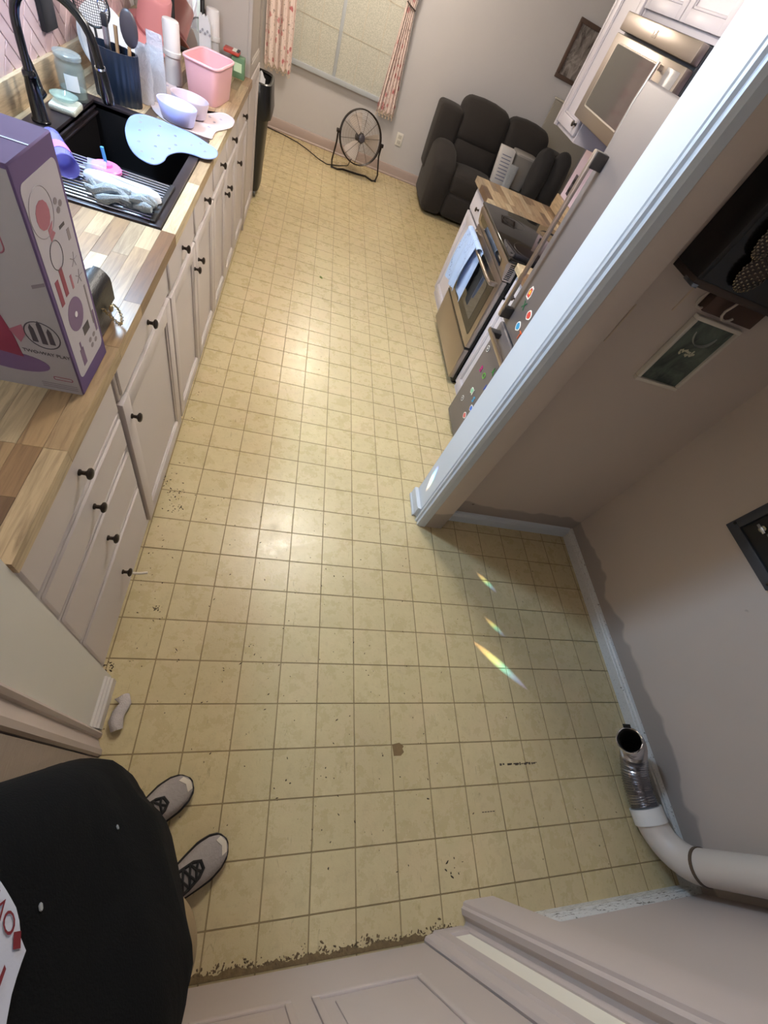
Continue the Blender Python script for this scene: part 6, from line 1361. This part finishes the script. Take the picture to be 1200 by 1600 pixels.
tag(lf.build('leaf_scrap', paint('green_scrap', rgb(96, 110, 50), 0.7)), 'tiny green scrap on the far vinyl floor', 'scrap')

# ------------------------------------------------------------------ rainbow flecks: light refracted by a crystal hanging at the sink lamp
def rainbow(name, src, p0, p1, width, power):
    src = Vector(src); p0 = Vector(p0); p1 = Vector(p1); c = (p0 + p1) / 2; d = (c - src).normalized(); ax = (p1 - p0); D = (c - src).length
    L = bpy.data.lights.new(name, 'SPOT'); L.energy = power; L.shadow_soft_size = 0.0
    perp = ax - d * ax.dot(d); half = perp.length / 2 / D; L.spot_size = 2 * math.atan(half * 1.35); L.spot_blend = 0.1
    o = bpy.data.objects.new(name, L); COL.objects.link(o); z = -d; x = perp.normalized(); y = z.cross(x)
    o.matrix_world = Matrix(((x.x, y.x, z.x, src.x), (x.y, y.y, z.y, src.y), (x.z, y.z, z.z, src.z), (0, 0, 0, 1)))
    L.use_nodes = True; t = L.node_tree; em = t.nodes['Emission']; tc = t.nodes.new('ShaderNodeTexCoord'); sp = t.nodes.new('ShaderNodeSeparateXYZ'); t.links.new(tc.outputs['Normal'], sp.inputs[0])
    def m(op, a, b=None):
        n = t.nodes.new('ShaderNodeMath'); n.operation = op
        for i, v in enumerate((a, b)):
            if v is None: continue
            if isinstance(v, (int, float)): n.inputs[i].default_value = v
            else: t.links.new(v, n.inputs[i])
        return n.outputs[0]
    az = m('ABSOLUTE', sp.outputs[2]); u = m('DIVIDE', m('DIVIDE', sp.outputs[0], az), half); v = m('DIVIDE', m('DIVIDE', sp.outputs[1], az), width / 2 / D)
    u01 = m('MULTIPLY_ADD', u, 0.5); u01.node.inputs[2].default_value = 0.5
    rp = t.nodes.new('ShaderNodeValToRGB'); e = rp.color_ramp.elements; e[0].position = 0; e[0].color = (1, 0.55, 0.35, 1); e[1].position = 1; e[1].color = (0.18, 0.12, 1.0, 1)
    for p_, c_ in ((0.25, (1, 0.80, 0.40)), (0.45, (0.75, 1.0, 0.5)), (0.58, (0.25, 0.95, 0.95)), (0.75, (0.22, 0.45, 1.0))): q = e.new(p_); q.color = (*c_, 1)
    t.links.new(u01, rp.inputs[0]); t.links.new(rp.outputs[0], em.inputs[0])
    fu = m('MAXIMUM', m('SUBTRACT', 1.0, m('POWER', m('ABSOLUTE', u), 1.8)), 0.0)
    wv = m('MULTIPLY_ADD', fu, 0.8); wv.node.inputs[2].default_value = 0.2
    fv = m('MAXIMUM', m('SUBTRACT', 1.0, m('POWER', m('ABSOLUTE', m('DIVIDE', v, wv)), 1.5)), 0.0)
    t.links.new(m('MULTIPLY', fu, fv), em.inputs[1])
SRC = (-1.42, 1.80, 1.75)
rainbow('crystal_glint', SRC, (0.590, 0.290, 0), (0.858, 0.058, 0), 0.050, 1700)
rainbow('crystal_glint', SRC, (0.690, 0.410, 0), (0.800, 0.300, 0), 0.034, 900)
rainbow('crystal_glint', SRC, (0.695, 0.660, 0), (0.805, 0.540, 0), 0.034, 900)
rainbow('crystal_glint', SRC, (0.372, 1.030, 0.15), (0.372, 1.068, 0.34), 0.045, 1500)
cr = thing('crystal_suncatcher', 'small clear crystal hanging beside the sink lamp', 'crystal', (-1.47, 1.80, 1.78))
MB().lathe((-1.47, 1.80, 1.79), [(0.001, 0), (0.012, 0.014), (0.012, 0.022), (0.001, 0.040)], 6).build('crystal', glass('crystal_glass', (0.95, 0.97, 1.0), 0.02, 0.4), cr, smooth=0)
MB().tube([(-1.47, 1.80, 1.83), (-1.50, 1.80, 1.95), (-1.545, 1.80, 2.0)], 0.001, 4).build('thread', M_BLKRUB, cr)
# lamp bodies
def lamp(name, lab, loc, r):
    t = thing(name, lab, 'ceiling light', (loc[0], loc[1], 2.44)); MB().lathe((loc[0], loc[1], loc[2] + 0.14), [(r * 0.5, 0), (r * 0.7, 0.01), (r * 0.7, 0.0395)], 32).build('ceiling_plate', M_TRIM, t)
lamp('ceiling_lamp', 'round ceiling light over the kitchen floor', KITCHEN_LAMP, 0.17); lamp('ceiling_lamp', 'round ceiling light over the dining end', DINING_LAMP, 0.17)
sl = thing('sink_lamp', 'cool white lamp panel on the wall above the sink', 'lamp', SINK_LAMP)
MB().box(-1.549, -1.535, 1.70, 2.04, 1.76, 2.14, 0.004).build('housing', M_TRIM, sl)
